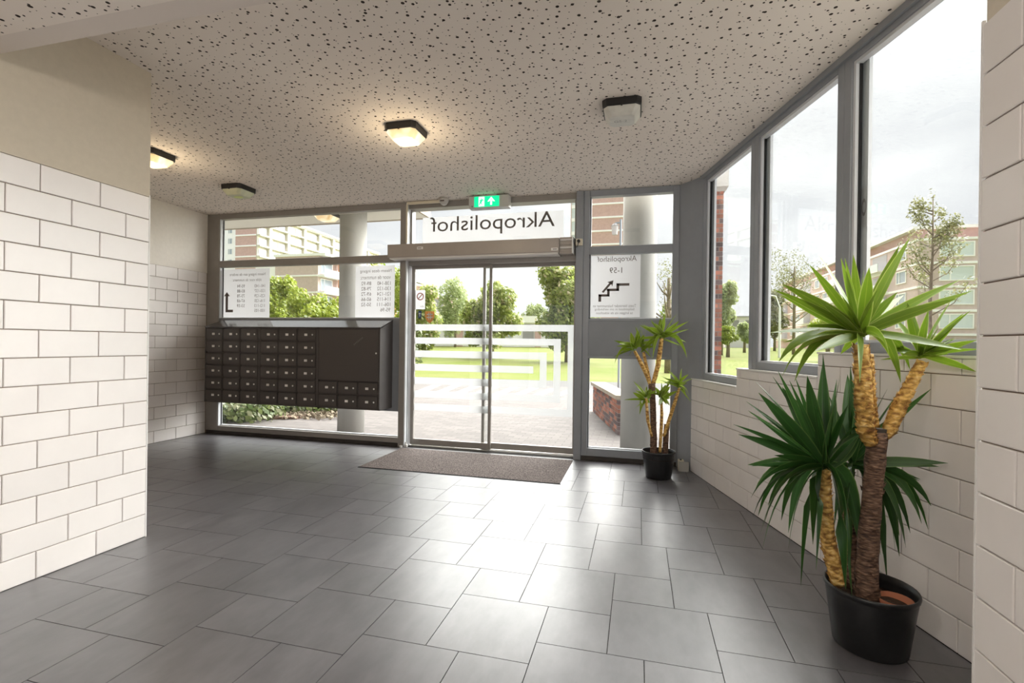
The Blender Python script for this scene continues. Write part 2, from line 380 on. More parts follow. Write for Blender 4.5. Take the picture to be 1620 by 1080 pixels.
def text_mesh(body, size, m, width=None, height=None, align='LEFT'):
    cu = bpy.data.curves.new('t', 'FONT'); cu.body = body; cu.size = size; cu.align_x = align; cu.extrude = 0; cu.resolution_u = 3
    o = bpy.data.objects.new('t', cu); COL.objects.link(o)
    bpy.context.view_layer.update()
    me = bpy.data.meshes.new_from_object(o.evaluated_get(bpy.context.evaluated_depsgraph_get()))
    bpy.data.objects.remove(o); bpy.data.curves.remove(cu)
    xs = [v.co.x for v in me.vertices]; ys = [v.co.y for v in me.vertices]
    sx = width/(max(xs)-min(xs)) if width else 1; sy = height/(max(ys)-min(ys)) if height else sx
    x0 = min(xs); y0 = min(ys)
    if width:
        for v in me.vertices: v.co = ((v.co.x-x0)*sx, (v.co.y-y0)*sy, 0)
    me.materials.clear(); me.materials.append(M[m]); return me
def outtext(name, body, m, X, Y, Z, width, height=None, parent=None):
    """lettering that is read from outdoors (seen mirrored from the room): starts at X, runs towards -X; Z is its lowest point"""
    me = text_mesh(body, 1, m, width, height)
    for v in me.vertices: v.co = (X-v.co.x, Y, Z+v.co.y)
    return put(name, me, parent)

# ------------------------------------------------------------------ main measures
D = 5.49; XL = -5.77; XC = -3.08; YC = 2.49; H = 3.0
PX = .93; PY = 1.67; HB = 2.645                                     # pier face, pier end, height of the lowered ceiling
SA = -0.26615; SS = 1.9229
SN = Vector((math.cos(SA), -math.sin(SA), 0)); ST = Vector((math.sin(SA), math.cos(SA), 0))
def sk(s, off, z=0): return SN*(SS+off) + ST*s + Vector((0, 0, z))   # slanted window wall: s along it, off outwards
def skbox(mb, s0, s1, o0, o1, z0, z1):
    return mb.hexa([sk(s0, o0, z0), sk(s0, o1, z0), sk(s1, o1, z0), sk(s1, o0, z0), sk(s0, o0, z1), sk(s0, o1, z1), sk(s1, o1, z1), sk(s1, o0, z1)])
ROW = .1467; TW = .2985; YB = -2.6

# ------------------------------------------------------------------ floor
floor = box('floor', 'floor_grout', XL-.3, 3.2, YB-.3, D+.25, -.25, -.004)
tag(floor, 'dark slate tiled lobby floor in two tile sizes', 'floor', kind='structure')
def clip(poly, nx, ny, c):
    out = []
    for i in range(len(poly)):
        a, b = poly[i], poly[(i+1) % len(poly)]
        da, db = nx*a[0]+ny*a[1]-c, nx*b[0]+ny*b[1]-c
        if da <= 0: out.append(a)
        if da*db < 0: t = da/(da-db); out.append((a[0]+(b[0]-a[0])*t, a[1]+(b[1]-a[1])*t))
    return out
BA, SB = .4475, .298; J = .0018
def tmesh(w):
    return MB().box(J, w-J, J, w-J, -.008, 0).mesh('floor_tile', 'slate_tile')
big_me, small_me = tmesh(BA), tmesh(SB)
rest = MB()
for i in range(-22, 23):
    for j in range(-22, 23):
        ox = -.11 - BA*i + SB*j; oy = 2.07 + SB*i + BA*j
        for (x, y, w, me) in ((ox, oy, BA, big_me), (ox, oy+BA, SB, small_me)):
            if x+w < XL or x > 2.2 or y+w < YB or y > D: continue
            if x+w < XC+.01 and y+w < YC+.01: continue
            if x > PX-.01 and y+w < PY+.01: continue
            poly = [(x+J, y+J), (x+w-J, y+J), (x+w-J, y+w-J), (x+J, y+w-J)]
            p2 = clip(poly, 0, 1, D); p2 = clip(p2, -1, 0, -XL) if p2 else p2; p2 = clip(p2, SN.x, SN.y, SS-.002) if p2 else p2
            if len(p2) < 3: continue
            if y+w < .85: rest.prism(p2, -.008, 0); continue
            if p2 == poly: put('floor_tile', me, floor, (x, y, 0))
            else: MB().prism(p2, -.008, 0).build('floor_tile', 'slate_tile', floor)
o = rest.build('floor_tile', 'slate_tile', floor); o['kind'] = 'stuff'

# ------------------------------------------------------------------ ceiling
_a, _b = sk(.62, .10), sk(5.02, .10)
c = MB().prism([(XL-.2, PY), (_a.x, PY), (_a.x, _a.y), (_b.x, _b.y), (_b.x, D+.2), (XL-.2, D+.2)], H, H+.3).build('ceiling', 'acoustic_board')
tag(c, 'beige perforated acoustic ceiling over the entrance hall', 'ceiling', kind='structure')
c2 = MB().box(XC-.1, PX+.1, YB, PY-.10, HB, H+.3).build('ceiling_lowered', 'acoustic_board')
tag(c2, 'lowered perforated ceiling panel nearer the corridor', 'ceiling', kind='structure')
t = MB().box(XC-.1, 2.4, PY-.10, PY, HB, H+.3).build('trim_1', 'board_plain')
tag(t, 'plain plaster edge strip of the lowered ceiling', 'ceiling edge', kind='structure')

# ------------------------------------------------------------------ tiled walls
def tile_me(w, h, axis):
    """wall tile, chamfered; axis 'x': face towards +x, '-x', or 's' for the slanted wall; local origin at lower corner"""
    c = .003; t = .009; j = .0022
    back = [(j, j), (w-j, j), (w-j, h-j), (j, h-j)]; front = [(j+c, j+c), (w-j-c, j+c), (w-j-c, h-j-c), (j+c, h-j-c)]
    def P(a, b, d):
        if axis == 'x': return (d, a, b)
        if axis == '-x': return (-d, a, b)
        q = -SN*d + ST*a; return (q.x, q.y, b)
    mb = MB(); mb.rings([[P(a, b, 0) for a, b in back], [P(a, b, t-.0025) for a, b in back], [P(a, b, t) for a, b in front]])
    return mb.mesh('wall_tile', 'wall_tile')
_tc = {}
def tile(axis, loc, w, h, parent):
    k = (axis, round(w, 3), round(h, 3))
    if k not in _tc: _tc[k] = tile_me(w, h, axis)
    return put('wall_tile', _tc[k], parent, loc)
def course(a0, a1, j0):
    """joints of a course between a0 and a1, one joint at j0"""
    k = math.ceil((a0-j0)/TW - 1e-6); js = [a0]
    while j0+k*TW < a1-.004:
        if j0+k*TW > a0+.004: js.append(j0+k*TW)
        k += 1
    js.append(a1); return list(zip(js[:-1], js[1:]))

G = .009
wl = box('wall_left', 'grout', XC-2.9, XC-G, YB, YC-.004, 0, 15*ROW)
tag(wl, 'white tiled wall block with plaster above beside the hall', 'wall', kind='structure')
box('plaster', 'plaster_beige', XC-2.9, XC, YB, YC, 15*ROW, H, wl)
for r in range(15):
    for a, b in course(.6, YC, 2.19 if r % 2 == 0 else 2.34): tile('x', (XC-G, a, r*ROW), b-a, ROW, wl)
box('corner_bead', 'white_trim', XC-.006, XC+.002, YC-.004, YC+.003, 0, 15*ROW+.01, wl)

wb = box('wall_left_far', 'grout', XL-.25, XL-G, YC, D+.2, 0, 15*ROW)
tag(wb, 'white tiled wall beside the mailboxes, plastered above', 'wall', kind='structure')
box('plaster', 'plaster', XL-.25, XL, YC, D+.2, 15*ROW, H, wb)
for r in range(15):
    for a, b in course(3.4, D, 5.05 if r % 2 == 0 else 5.20): tile('x', (XL-G, a, r*ROW), b-a, ROW, wb)

wr = MB(); SE = 5.04
for s0, s1, zt in ((-.6, 2.99, 1.257), (2.99, 4.045, 1.107), (4.045, SE, .955)): skbox(wr, s0, s1, G, .26, 0, zt-.012)
wr = wr.build('wall_right', 'grout'); tag(wr, 'low white tiled wall under the slanted row of windows', 'wall', kind='structure')
for r in range(9):
    for s0, s1, zt in ((1.0, 2.99, 1.257), (2.99, 4.045, 1.107), (4.045, SE, .955)):
        z0, z1 = r*ROW, min((r+1)*ROW, zt-.012)
        if z1-z0 < .02: continue
        for a, b in course(1.0, SE, 2.038 if r % 2 == 0 else 2.187):
            a2, b2 = max(a, s0), min(b, s1)
            # a tile that is partly under a higher sill stays whole where the course runs through
            if b2-a2 < .01: continue
            if z1 == (r+1)*ROW and r < 6:
                if a < s0 and s0 > 1.0: continue
                a2, b2 = a, b
                if not (s0 <= a < s1): continue
            q = sk(a2, G, z0); tile('s', q, b2-a2, z1-z0, wr)
for s0, s1, zt in ((1.0, 2.99, 1.257), (2.99, 4.045, 1.107), (4.045, SE, .955)):
    skbox(MB(), s0, s1, -.004, .10, zt-.012, zt).build('sill', 'white_trim', wr)

wp = box('wall_right_pier', 'grout', PX+G, 2.6, YB, PY-.004, 0, 15*ROW)
tag(wp, 'white tiled pier at the corner of the corridor', 'wall', kind='structure')
box('plaster', 'plaster_beige', PX+.006, 2.6, YB, PY-.006, 15*ROW, H, wp)
for r in range(15):
    for a, b in course(.35, PY, PY-TW/2 if r % 2 == 0 else PY-TW): tile('-x', (PX+G, a, r*ROW), b-a, ROW, wp)
box('corner_bead', 'white_trim', PX-.002, PX+.006, PY-.004, PY+.003, 0, 15*ROW+.008, wp)

# rear end of the passage: glazed front added out of view to let fill daylight in
rw = MB(); rw.box(XC-.1, PX+.1, YB-.2, YB, 2.5, H+.3); rw.box(XC-.1, XC+.25, YB-.2, YB, 0, 2.5); rw.box(PX-.25, PX+.1, YB-.2, YB, 0, 2.5)
rw = rw.build('wall_back', 'plaster'); tag(rw, 'plaster wall around the added rear glazed front of the passage', 'wall', kind='structure')
rf = MB()
for x in (XC+.25, -1.95, -.72, PX-.31): rf.box(x, x+.06, YB-.12, YB-.06, 0, 2.5)
rf.box(XC+.25, PX-.25, YB-.12, YB-.06, 2.44, 2.5); rf.box(XC+.25, PX-.25, YB-.12, YB-.06, 0, .08)
rf = rf.build('window_rear_added', 'frame_grey'); tag(rf, 'grey rear window front added for fill daylight in the passage', 'window', kind='structure')
box('pane', 'glass', XC+.27, PX-.27, YB-.095, YB-.089, .08, 2.44, rf)

# ------------------------------------------------------------------ glazed front
def bars(name, label, boxes, m='frame_grey', y0=D, y1=D+.08):
    mb = MB()
    for x0, x1, z0, z1 in boxes: mb.box(x0, x1, y0, y1, z0, z1)
    o = mb.build(name, m); tag(o, label, 'window', kind='structure'); bevel(o, .003, 1); return o
ZT = 2.93
w1 = bars('window_1', 'brown grey framed window with panel behind the mailboxes', [(XL, -5.57, .045, H), (-2.853, -2.777, .0, H), (-5.57, -2.853, ZT, H), (-5.57, -2.853, 2.275, 2.36), (-5.57, -2.853, .045, .11)], 'frame_bronze')
box('panel', 'panel_grey', -5.57, -2.853, D+.02, D+.06, .43, 1.58, w1)
for z0, z1 in ((2.36, ZT), (1.58, 2.275), (.11, .43)):
    box('pane', 'glass', -5.58, -2.84, D+.068, D+.074, z0-.01, z1+.01, w1)
    box('glazing_bead', 'frame_light', -5.572, -5.562, D+.012, D+.08, z0, z1, w1)  # left jamb reveal, daylight on it put into the pale colour
    box('glazing_bead', 'frame_light', -5.562, -2.853, D+.045, D+.08, z0, z0+.012, w1)
    box('gasket', 'gasket', -5.562, -5.552, D+.058, D+.066, z0, z1, w1)
# reveal beside the sliding doors, daylight on it painted as pale colour
b = box('trim_2', 'frame_light', -2.777, -2.765, D+.002, D+.20, 0, H); tag(b, 'reveal post at the door opening with daylight painted pale', 'door frame', kind='structure')
box('gasket', 'gasket', -2.766, -2.762, D+.06, D+.068, 0, 2.28, b)
box('end_post', 'frame_bronze', -2.86, -2.777, D+.08, D+.2, 0, H, b)
# transom window over the doors
w2 = MB(); w2.box(-2.765, -.69, D+.05, D+.2, 2.93, H); w2.box(-2.765, -.69, D+.05, D+.21, 2.235, 2.48); w2.box(-.72, -.69, D+.1, D+.2, 2.48, ZT); w2.box(-2.765, -2.745, D+.1, D+.2, 2.48, ZT)
w2 = w2.build('window_2', 'frame_bronze'); tag(w2, 'brown grey framed transom window above the sliding doors', 'window', kind='structure')
box('pane', 'glass', -2.75, -.70, D+.158, D+.164, 2.47, ZT+.01, w2)
# right-hand bay
w3 = bars('window_3', 'grey framed window with panel beside the corner post', [(-.607, -.54, .05, H), (.34, .408, .045, H), (-.54, .34, ZT, H), (-.54, .34, 2.29, 2.375), (-.54, .34, .05, .135), (-.54, .34, 1.135, 1.165), (-.54, .34, 1.55, 1.575)])
box('panel', 'panel_grey', -.54, .34, D+.01, D+.06, 1.165, 1.55, w3)
for z0, z1 in ((2.375, ZT), (1.575, 2.29), (.135, 1.135)):
    box('pane', 'glass', -.55, .35, D+.068, D+.074, z0-.01, z1+.01, w3)
    box('glazing_bead', 'frame_light', -.54, .34, D+.045, D+.08, z0, z0+.010, w3)
    box('glazing_bead', 'gasket', -.542, -.534, D+.03, D+.066, z0, z1, w3)
    box('glazing_bead', 'frame_light', -.534, -.526, D+.045, D+.066, z0, z1, w3)
p = box('trim_3', 'frame_grey', -.691, -.607, D-.012, D+.20, 0, H); tag(p, 'grey steel post between sliding doors and side window', 'door frame', kind='structure'); bevel(p, .004, 1)
k = box('baseboard_front', 'kick', XL, -2.86, D+.012, D+.08, 0, .047); tag(k, 'dark kick strip under the mailbox window', 'baseboard', kind='structure')
k = box('baseboard_front_side', 'kick', -.607, .408, D+.012, D+.08, 0, .05); tag(k, 'dark kick strip under the side window', 'baseboard', kind='structure')
# corner post
p = MB().prism([(.408, 5.49), (.505, 5.385), (.615, 5.247), (.76, 5.62), (.408, 5.72)], 0, H).build('trim_4', 'frame_grey'); tag(p, 'blue grey corner post between glass front and slanted windows', 'corner post', kind='structure')
bevel(p, .004, 1)
ub = box('trim_7', 'plaster', XL-.2, .9, D+.08, D+.26, H-.02, H+.3); tag(ub, 'beam above the glazed entrance front', 'beam', kind='structure')

# sliding door leaves
def leaf(name, x0, x1, y0, y1, sl, sr, label):
    mb = MB(); mb.box(x0, x0+sl, y0, y1, .012, 2.25); mb.box(x1-sr, x1, y0, y1, .012, 2.25); mb.box(x0+sl, x1-sr, y0, y1, 2.20, 2.25); mb.box(x0+sl, x1-sr, y0, y1, .012, .085)
    o = mb.build(name, 'frame_bronze'); tag(o, label, 'door', kind='structure'); bevel(o, .002, 1)
    ym = (y0+y1)/2; box('pane', 'glass', x0+sl-.005, x1-sr+.005, ym-.004, ym+.004, .08, 2.21, o); return o
dl = leaf('door_1', -2.755, -1.705, 5.622, 5.662, .043, .034, 'sliding glass door leaf with striped frosting and small stickers')
dr = leaf('door_2', -1.835, -.691, 5.672, 5.712, .034, .036, 'fixed glass door leaf with nested corners of frosting')
SH = [(1.513, 1.435), (1.348, 1.27), (1.186, 1.102), (1.019, .935), (.851, .767), (.684, .60), (.524, .44)]
SV = {0: (-.797, -.727), 1: (-.962, -.879), 2: (-1.126, -1.044)}
for i, (a, b) in enumerate(SH):
    k = min(i, 6-i); xr = (-.727, -.879, -1.044, -1.204)[k]
    box('frosted_stripe', 'frost', -2.712, -1.739, 5.6465, 5.6475, b, a, dl)
    box('frosted_stripe', 'frost', -1.80, xr, 5.6965, 5.6975, b, a, dr)
for k, (x0, x1) in SV.items(): box('frosted_stripe', 'frost', x0, x1, 5.6965, 5.6975, SH[6-k][0], SH[k][1], dr)
tr = box('floor_track', 'nickel', -2.765, -.69, 5.60, 5.73, -.004, .006); tag(tr, 'bright metal floor track under the sliding doors', 'door track', kind='structure')
g = MB().box(-2.775, -2.735, 5.50, 5.53, 0, .03); g.cyl((-2.80, 5.475), .018, 0, .022, 12); g.box(-2.762, -2.748, 5.515, 5.525, .03, .06)
g = g.build('door_guide', 'white_trim'); tag(g, 'small white floor guide at the foot of the door post', 'door guide')

# stickers on the left leaf
YS = 5.6495
s = empty('no_smoking_sticker', (-2.65, YS, 1.72)); tag(s, 'white film sticker with red prohibition ring on the door glass', 'sticker')
def put_local(o, root): o.parent = root; o.matrix_parent_inverse = Matrix.Translation(-root.location); return o
put_local(box('film', 'film_sheet', -2.71, -2.585, YS, YS+.001, 1.70, 1.94), s)
def ring(cx, cz, r0, r1, y, n=24):
    mb = MB()
    for i in range(n):
        a, b = 2*math.pi*i/n, 2*math.pi*(i+1)/n
        mb.quad([(cx+r0*math.cos(a), y, cz+r0*math.sin(a)), (cx+r1*math.cos(a), y, cz+r1*math.sin(a)), (cx+r1*math.cos(b), y, cz+r1*math.sin(b)), (cx+r0*math.cos(b), y, cz+r0*math.sin(b))])
    return mb
rg = ring(-2.65, 1.86, .036, .048, YS-.001); rg.quad([(-2.682, YS-.001, 1.835), (-2.674, YS-.001, 1.827), (-2.618, YS-.001, 1.885), (-2.626, YS-.001, 1.893)])
put_local(rg.build('ring', 'sticker_red'), s)
put_local(outtext('lettering', 'abc', 'print_light', -2.60, YS-.001, 1.725, .05), s)
s = empty('camera_sticker', (-2.65, YS, 1.60)); tag(s, 'small dark blue camera sticker on the door glass', 'sticker')
put_local(box('film', 'sticker_blue', -2.675, -2.632, YS, YS+.001, 1.59, 1.68), s)
mk = MB().box(-2.665, -2.645, YS-.0015, YS-.0005, 1.64, 1.655); mk.box(-2.658, -2.652, YS-.0015, YS-.0005, 1.61, 1.64)
put_local(mk.build('mark', 'sheet'), s)
s = empty('shield_sticker', (-2.52, YS, 1.57)); tag(s, 'orange shield shaped sticker on the door glass', 'sticker')
def shield(cx, cz, w, h, y): return [(cx-w, y, cz+h), (cx+w, y, cz+h), (cx+w, y, cz), (cx+w*.55, y, cz-h*.65), (cx, y, cz-h), (cx-w*.55, y, cz-h*.65), (cx-w, y, cz)]
a = MB(); a.rings([shield(-2.52, 1.60, .062, .075, YS), shield(-2.52, 1.60, .062, .075, YS+.001)]); put_local(a.build('film', 'sticker_orange'), s)
a = MB()
for z in (1.60, 1.635): a.box(-2.56, -2.48, YS-.0015, YS-.0005, z-.006, z+.006)
a.box(-2.535, -2.528, YS-.0015, YS-.0005, 1.57, 1.66); a.box(-2.512, -2.505, YS-.0015, YS-.0005, 1.57, 1.66)
put_local(a.build('mark', 'sheet'), s)

# ------------------------------------------------------------------ slanted windows
def skwin(name, label, s0, s1, z0, fl=.06, fr=.06):
    mb = MB(); o0, o1 = .05, .13
    skbox(mb, s0, s0+fr, o0, o1, z0, H); skbox(mb, s1-fl, s1, o0, o1, z0, H)
    skbox(mb, s0+fr, s1-fl, o0, o1, z0, z0+.06); skbox(mb, s0+fr, s1-fl, o0, o1, 2.93, H)
    o = mb.build(name, 'frame_grey'); tag(o, label, 'window', kind='structure'); bevel(o, .003, 1)
    skbox(MB(), s0+fr-.005, s1-fl+.005, .10, .106, z0+.05, 2.935).build('pane', 'glass', o)
    # stepped glazing beads on the far jamb and head
    skbox(MB(), s1-fl-.018, s1-fl, .062, .098, z0+.06, 2.93).build('glazing_bead', 'frame_light', o)
    skbox(MB(), s1-fl-.024, s1-fl-.018, .082, .098, z0+.06, 2.93).build('gasket', 'gasket', o)
    skbox(MB(), s0+fr, s1-fl-.018, .062, .098, 2.91, 2.93).build('glazing_bead', 'frame_light', o)
    skbox(MB(), s0+fr, s1-fl-.018, .075, .098, z0+.06, z0+.072).build('glazing_bead', 'frame_light', o)
    # outer cover strip beyond the glass
    skbox(MB(), s1-fl-.06, s1-fl-.004, .108, .128, z0+.05, 2.94).build('cover_strip', 'frame_light', o)
    return o
skwin('window_4', 'narrow grey framed window beside the corner post', 3.885, 4.90, .955, .065, .065)
skwin('window_5', 'middle grey framed window in the slanted row', 2.855, 3.885, 1.107)
w6 = skwin('window_6', 'wide grey framed window running behind the tiled pier', 1.0, 2.855, 1.257, .06, .08)
hd = skbox(MB(), .6, 5.0, .03, .05, 2.96, H).build('trim_5', 'frame_grey'); tag(hd, 'grey head rail above the slanted windows', 'window frame', kind='structure')
rfm = skbox(MB(), .6, 5.1, .101, .17, H, H+.3).build('trim_6', 'frame_light'); tag(rfm, 'outer roof edge above the slanted windows', 'roof edge', kind='structure')
ds = empty('door_number_sticker', sk(2.74, .128, 2.1)); tag(ds, 'white label with a nought on the outer window post', 'sticker')
q = MB(); skbox(q, 2.736, 2.789, .1068, .1078, 1.97, 2.20); put_local(q.build('film', 'film_sheet'), ds)
a = []
for rr in (1, .62): a.append([sk(2.760+.018*rr*math.cos(2*math.pi*i/20)  , .1062, 2.085+.05*rr*math.sin(2*math.pi*i/20)) for i in range(20)])
q = MB(); q.rings(a, cap=False); put_local(q.build('nought', 'print_light'), ds)

# side wall closing the gap between slanted wall and pier
sw = MB().box(1.40, 2.6, PY-.004, PY, 0, H).build('wall_right_return', 'plaster'); tag(sw, 'plaster return behind the tiled pier', 'wall', kind='structure')

# ------------------------------------------------------------------ mailboxes
MX0, MX1, MYF = -5.483, -2.945, 5.20
mb_root = empty('mailbox_cabinet', ((MX0+MX1)/2, 5.35, .47)); tag(mb_root, 'black steel mailbox bank with many small doors and sloping top', 'mailboxes')
inv = Matrix.Translation(-mb_root.location)
def mp(o): o.parent = mb_root; o.matrix_parent_inverse = inv; return o
case = MB()
banks = [(MX0, -4.637), (-4.637, -3.791), (-3.791, MX1)]
for x0, x1 in banks:
    case.hexa([(x0+.001, MYF+.024, .475), (x1-.001, MYF+.024, .475), (x1-.001, D+.015, .475), (x0+.001, D+.015, .475), (x0+.001, MYF+.024, 1.445), (x1-.001, MYF+.024, 1.445), (x1-.001, D+.015, 1.55), (x0+.001, D+.015, 1.55)])
    for x in (x0, x1-.014): case.box(x, x+.014, MYF, MYF+.03, .475, 1.447)
    case.box(x0, x1, MYF, MYF+.03, 1.437, 1.452); case.box(x0, x1, MYF, MYF+.03, .475, .487)
mp(case.build('housing', 'mail_case'))
rt = MB().hexa([(MX0-.005, MYF-.006, 1.450), (MX1+.005, MYF-.006, 1.450), (MX1+.005, D+.015, 1.556), (MX0-.005, D+.015, 1.556), (MX0-.005, MYF-.006, 1.456), (MX1+.005, MYF-.006, 1.456), (MX1+.005, D+.015, 1.562), (MX0-.005, D+.015, 1.562)])
mp(rt.build('roof_plate', 'mail_roof'))
CW = (banks[0][1]-banks[0][0]-.028)/3; RH = (1.437-.487)/6
door_me = MB().box(.006, CW-.016, 0, .014, .012, RH-.010).mesh('mailbox_door', 'mail_door')
plate_me = MB().box(-.020, .020, -.003, .0, -.014, .014).mesh('name_plate', 'paper')
lock_me = MB().rings([[(r*math.cos(2*math.pi*i/12), y, r*math.sin(2*math.pi*i/12)) for i in range(12)] for r, y in ((.0105, 0), (.0105, -.004), (.008, -.007))]).mesh('lock', 'paper')
slat_me = MB().box(.0, CW-.006, -.002, .0, -.004, .004).mesh('slot_rail', 'mail_case')
def mdoor(x, z):
    d = put('mailbox_door', door_me, None, (x, MYF, z)); mp(d)
    put('name_plate', plate_me, d, (CW*.44, 0, RH*.52)); put('lock', lock_me, d, (CW*.78, 0, RH*.52)); put('slot_rail', slat_me, d, (.0, .004, .002))
for bi, (x0, x1) in enumerate(banks):
    for cidx in range(3):
        for r in range(6 if bi < 2 else 2): mdoor(x0+.014+cidx*CW, .487+r*RH)
        if bi < 2 or True: mp(box('divider', 'mail_case', x0+.014+(cidx+1)*CW-.008, x0+.014+(cidx+1)*CW-.002, MYF+.001, MYF+.03, .487, 1.437 if bi < 2 else .487+2*RH))
x0, x1 = banks[2]
pd = mp(box('parcel_door', 'mail_door', x0+.018, x1-.020, MYF, MYF+.012, .487+2*RH+.012, 1.432))
pd['label'] = 'large blank parcel door'
o = put('lock', lock_me, pd, (x1-.05, MYF, 1.15))
sl = MB()
for z, a, b in ((1.37, .32, .52), (.99, .30, .50)): sl.box(x0+a, x0+b, MYF-.0008, MYF, z, z+.008)
sl.build('worn_mark', 'mail_case', pd)
sc_ = MB()
for k in range(7): sc_.box(x0+.50+k*.018, x0+.504+k*.018, MYF-.0008, MYF, 1.24+k*.013, 1.262+k*.013)
sc_.build('scratch', 'print_light', pd)

# ------------------------------------------------------------------ door operator, exit sign, sensor, socket
op = empty('door_operator', (-1.83, 5.41, 2.29)); tag(op, 'long beige metal sliding door drive box above the doors', 'door operator')
def oc(o): return put_local(o, op)
a = MB().hexa([(-2.94, 5.335, 2.30), (-.86, 5.335, 2.30), (-.86, 5.54, 2.30), (-2.94, 5.54, 2.30), (-2.94, 5.33, 2.455), (-.86, 5.33, 2.455), (-.86, 5.54, 2.475), (-2.94, 5.54, 2.475)])
oc(bevel(a.build('cover', 'operator'), .006, 2))
oc(box('lower_lip', 'operator_light', -2.92, -.87, 5.35, 5.54, 2.283, 2.30))
a = MB().box(-.86, -.715, 5.39, 5.54, 2.29, 2.47); oc(a.build('gearbox', 'operator'))
for z in (2.315, 2.345, 2.385, 2.43): oc(box('rib', 'operator_light' if z in (2.345, 2.43) else 'operator', -.855, -.725, 5.372, 5.395, z, z+.018))
oc(box('end_plate', 'white_trim', -.722, -.712, 5.36, 5.54, 2.29, 2.478))
for x in (-2.55, -.945): oc(box('rating_label', 'paper', x, x+.075, 5.328, 5.332, 2.385 if x < -2 else 2.315, 2.415 if x < -2 else 2.345))
for x in (-2.54, -.925): oc(box('label_print', 'print_light', x, x+.045, 5.327, 5.3285, 2.395 if x < -2 else 2.325, 2.405 if x < -2 else 2.335))

ex = empty('exit_sign', (-1.69, 5.43, 2.83)); tag(ex, 'green running man emergency exit sign at the ceiling', 'exit sign')
def xc(o): return put_local(o, ex)
xc(bevel(box('housing', 'sign_grey', -1.93, -1.45, 5.38, 5.49, 2.845, 2.985), .006))
xc(box('face_plate', 'green_sign', -1.86, -1.562, 5.374, 5.380, 2.856, 2.975))
xc(box('ceiling_bracket', 'sign_grey', -1.80, -1.60, 5.40, 5.48, 2.985, H))
YE = 5.372
xc(box('door_symbol', 'sign_white', -1.806, -1.738, YE, YE+.001, 2.862, 2.968))
a = MB(); a.v = []
def flat(mb, pts): mb.quad([(x, YE-.001, z) for x, z in pts])
flat(a, [(-1.778, 2.948), (-1.764, 2.948), (-1.764, 2.960), (-1.778, 2.960)])
flat(a, [(-1.79, 2.915), (-1.766, 2.905), (-1.756, 2.940), (-1.774, 2.945)])
flat(a, [(-1.79, 2.915), (-1.774, 2.91), (-1.760, 2.880), (-1.768, 2.872)]); flat(a, [(-1.79, 2.915), (-1.778, 2.905), (-1.79, 2.875), (-1.805, 2.872)])
flat(a, [(-1.765, 2.935), (-1.745, 2.918), (-1.74, 2.925), (-1.758, 2.943)]); flat(a, [(-1.775, 2.942), (-1.795, 2.935), (-1.80, 2.915), (-1.79, 2.92)])
xc(a.build('running_figure', 'green_sign'))
a = MB(); a.quad([(x, YE, z) for x, z in ((-1.665, 2.872), (-1.645, 2.872), (-1.645, 2.925), (-1.665, 2.925))])
a.quad([(x, YE, z) for x, z in ((-1.70, 2.912), (-1.682, 2.912), (-1.655, 2.938), (-1.628, 2.912), (-1.61, 2.912), (-1.655, 2.965))])
xc(a.build('arrow', 'sign_white'))
xc(MB().rings([[(-1.885+.010*math.cos(2*math.pi*i/12), y, 2.866+.010*math.sin(2*math.pi*i/12)) for i in range(12)] for y in (5.38, 5.374)]).build('indicator', 'print_light'))

cdu = empty('motion_sensor', (-2.26, 5.44, 2.93)); tag(cdu, 'grey dome motion sensor fed by cream cable duct', 'sensor')
a = MB(); N = 16
a.rings([[(-2.26+r*math.cos(2*math.pi*i/N), 5.43+r*math.sin(2*math.pi*i/N), z) for i in range(N)] for r, z in ((.055, H), (.057, 2.965), (.046, 2.945), (.032, 2.925), (.012, 2.916))])
put_local(a.build('dome', 'sign_grey', smooth=True), cdu)
put_local(MB().box(-2.285, -2.235, 5.372, 5.378, 2.95, 2.965).build('lens', 'print'), cdu)
put_local(box('cable_duct', 'cream_plastic', -2.76, -2.31, 5.465, 5.489, 2.965, 2.995), cdu)
cdv = box('cable_duct', 'cream_plastic', -2.772, -2.752, 5.475, 5.489, 2.50, 2.965); put_local(cdv, cdu)

so = empty('wall_socket', (-.65, 5.45, 2.385)); tag(so, 'cream socket with black plug and looped cord on the post', 'socket')
put_local(bevel(box('plate', 'cream_plastic', -.69, -.615, D-.045, D-.012, 2.385, 2.46), .004), so)
put_local(MB().rings([[(-.655+r*math.cos(2*math.pi*i/16), y, 2.43+r*math.sin(2*math.pi*i/16)) for i in range(16)] for r, y in ((.017, D-.045), (.017, D-.075), (.012, D-.08))]).build('plug', 'black_plastic'), so)
pts = []
for i in range(17):
    t = i/16; pts.append(Vector((-.655-.058*t, D-.075+.01*t, 2.425-.085*math.sin(math.pi*min(1, t*1.0))**.6 + .045*t)))
put_local(MB().tube(pts, .004, 6).build('cord', 'black_plastic', smooth=True), so)

fb = MB().box(.415, .47, 5.305, 5.40, 0, .105); fb = fb.build('floor_socket_box', 'cream_plastic'); tag(fb, 'cream skirting box on the floor beside the corner post', 'socket box')
box('flap', 'black_plastic', 0.43, .45, 5.34, 5.37, .105, .112, fb); box('end_cap', 'concrete', 0.417, .515, 5.293, 5.305, 0, .10, fb)

# ------------------------------------------------------------------ signs and sheets on the glass (read from outdoors)
sg = empty('house_name_sign', (-1.75, 5.656, 2.46)); tag(sg, 'white transom sign reading Akropolishof from outside', 'sign')
YA = 5.663
put_local(box('film', 'film_sheet', -2.635, -.86, YA-.001, YA, 2.482, 2.845), sg)
put_local(outtext('lettering', 'Akropolishof', 'print', -.965, YA-.0025, 2.605, 1.57, .24), sg)

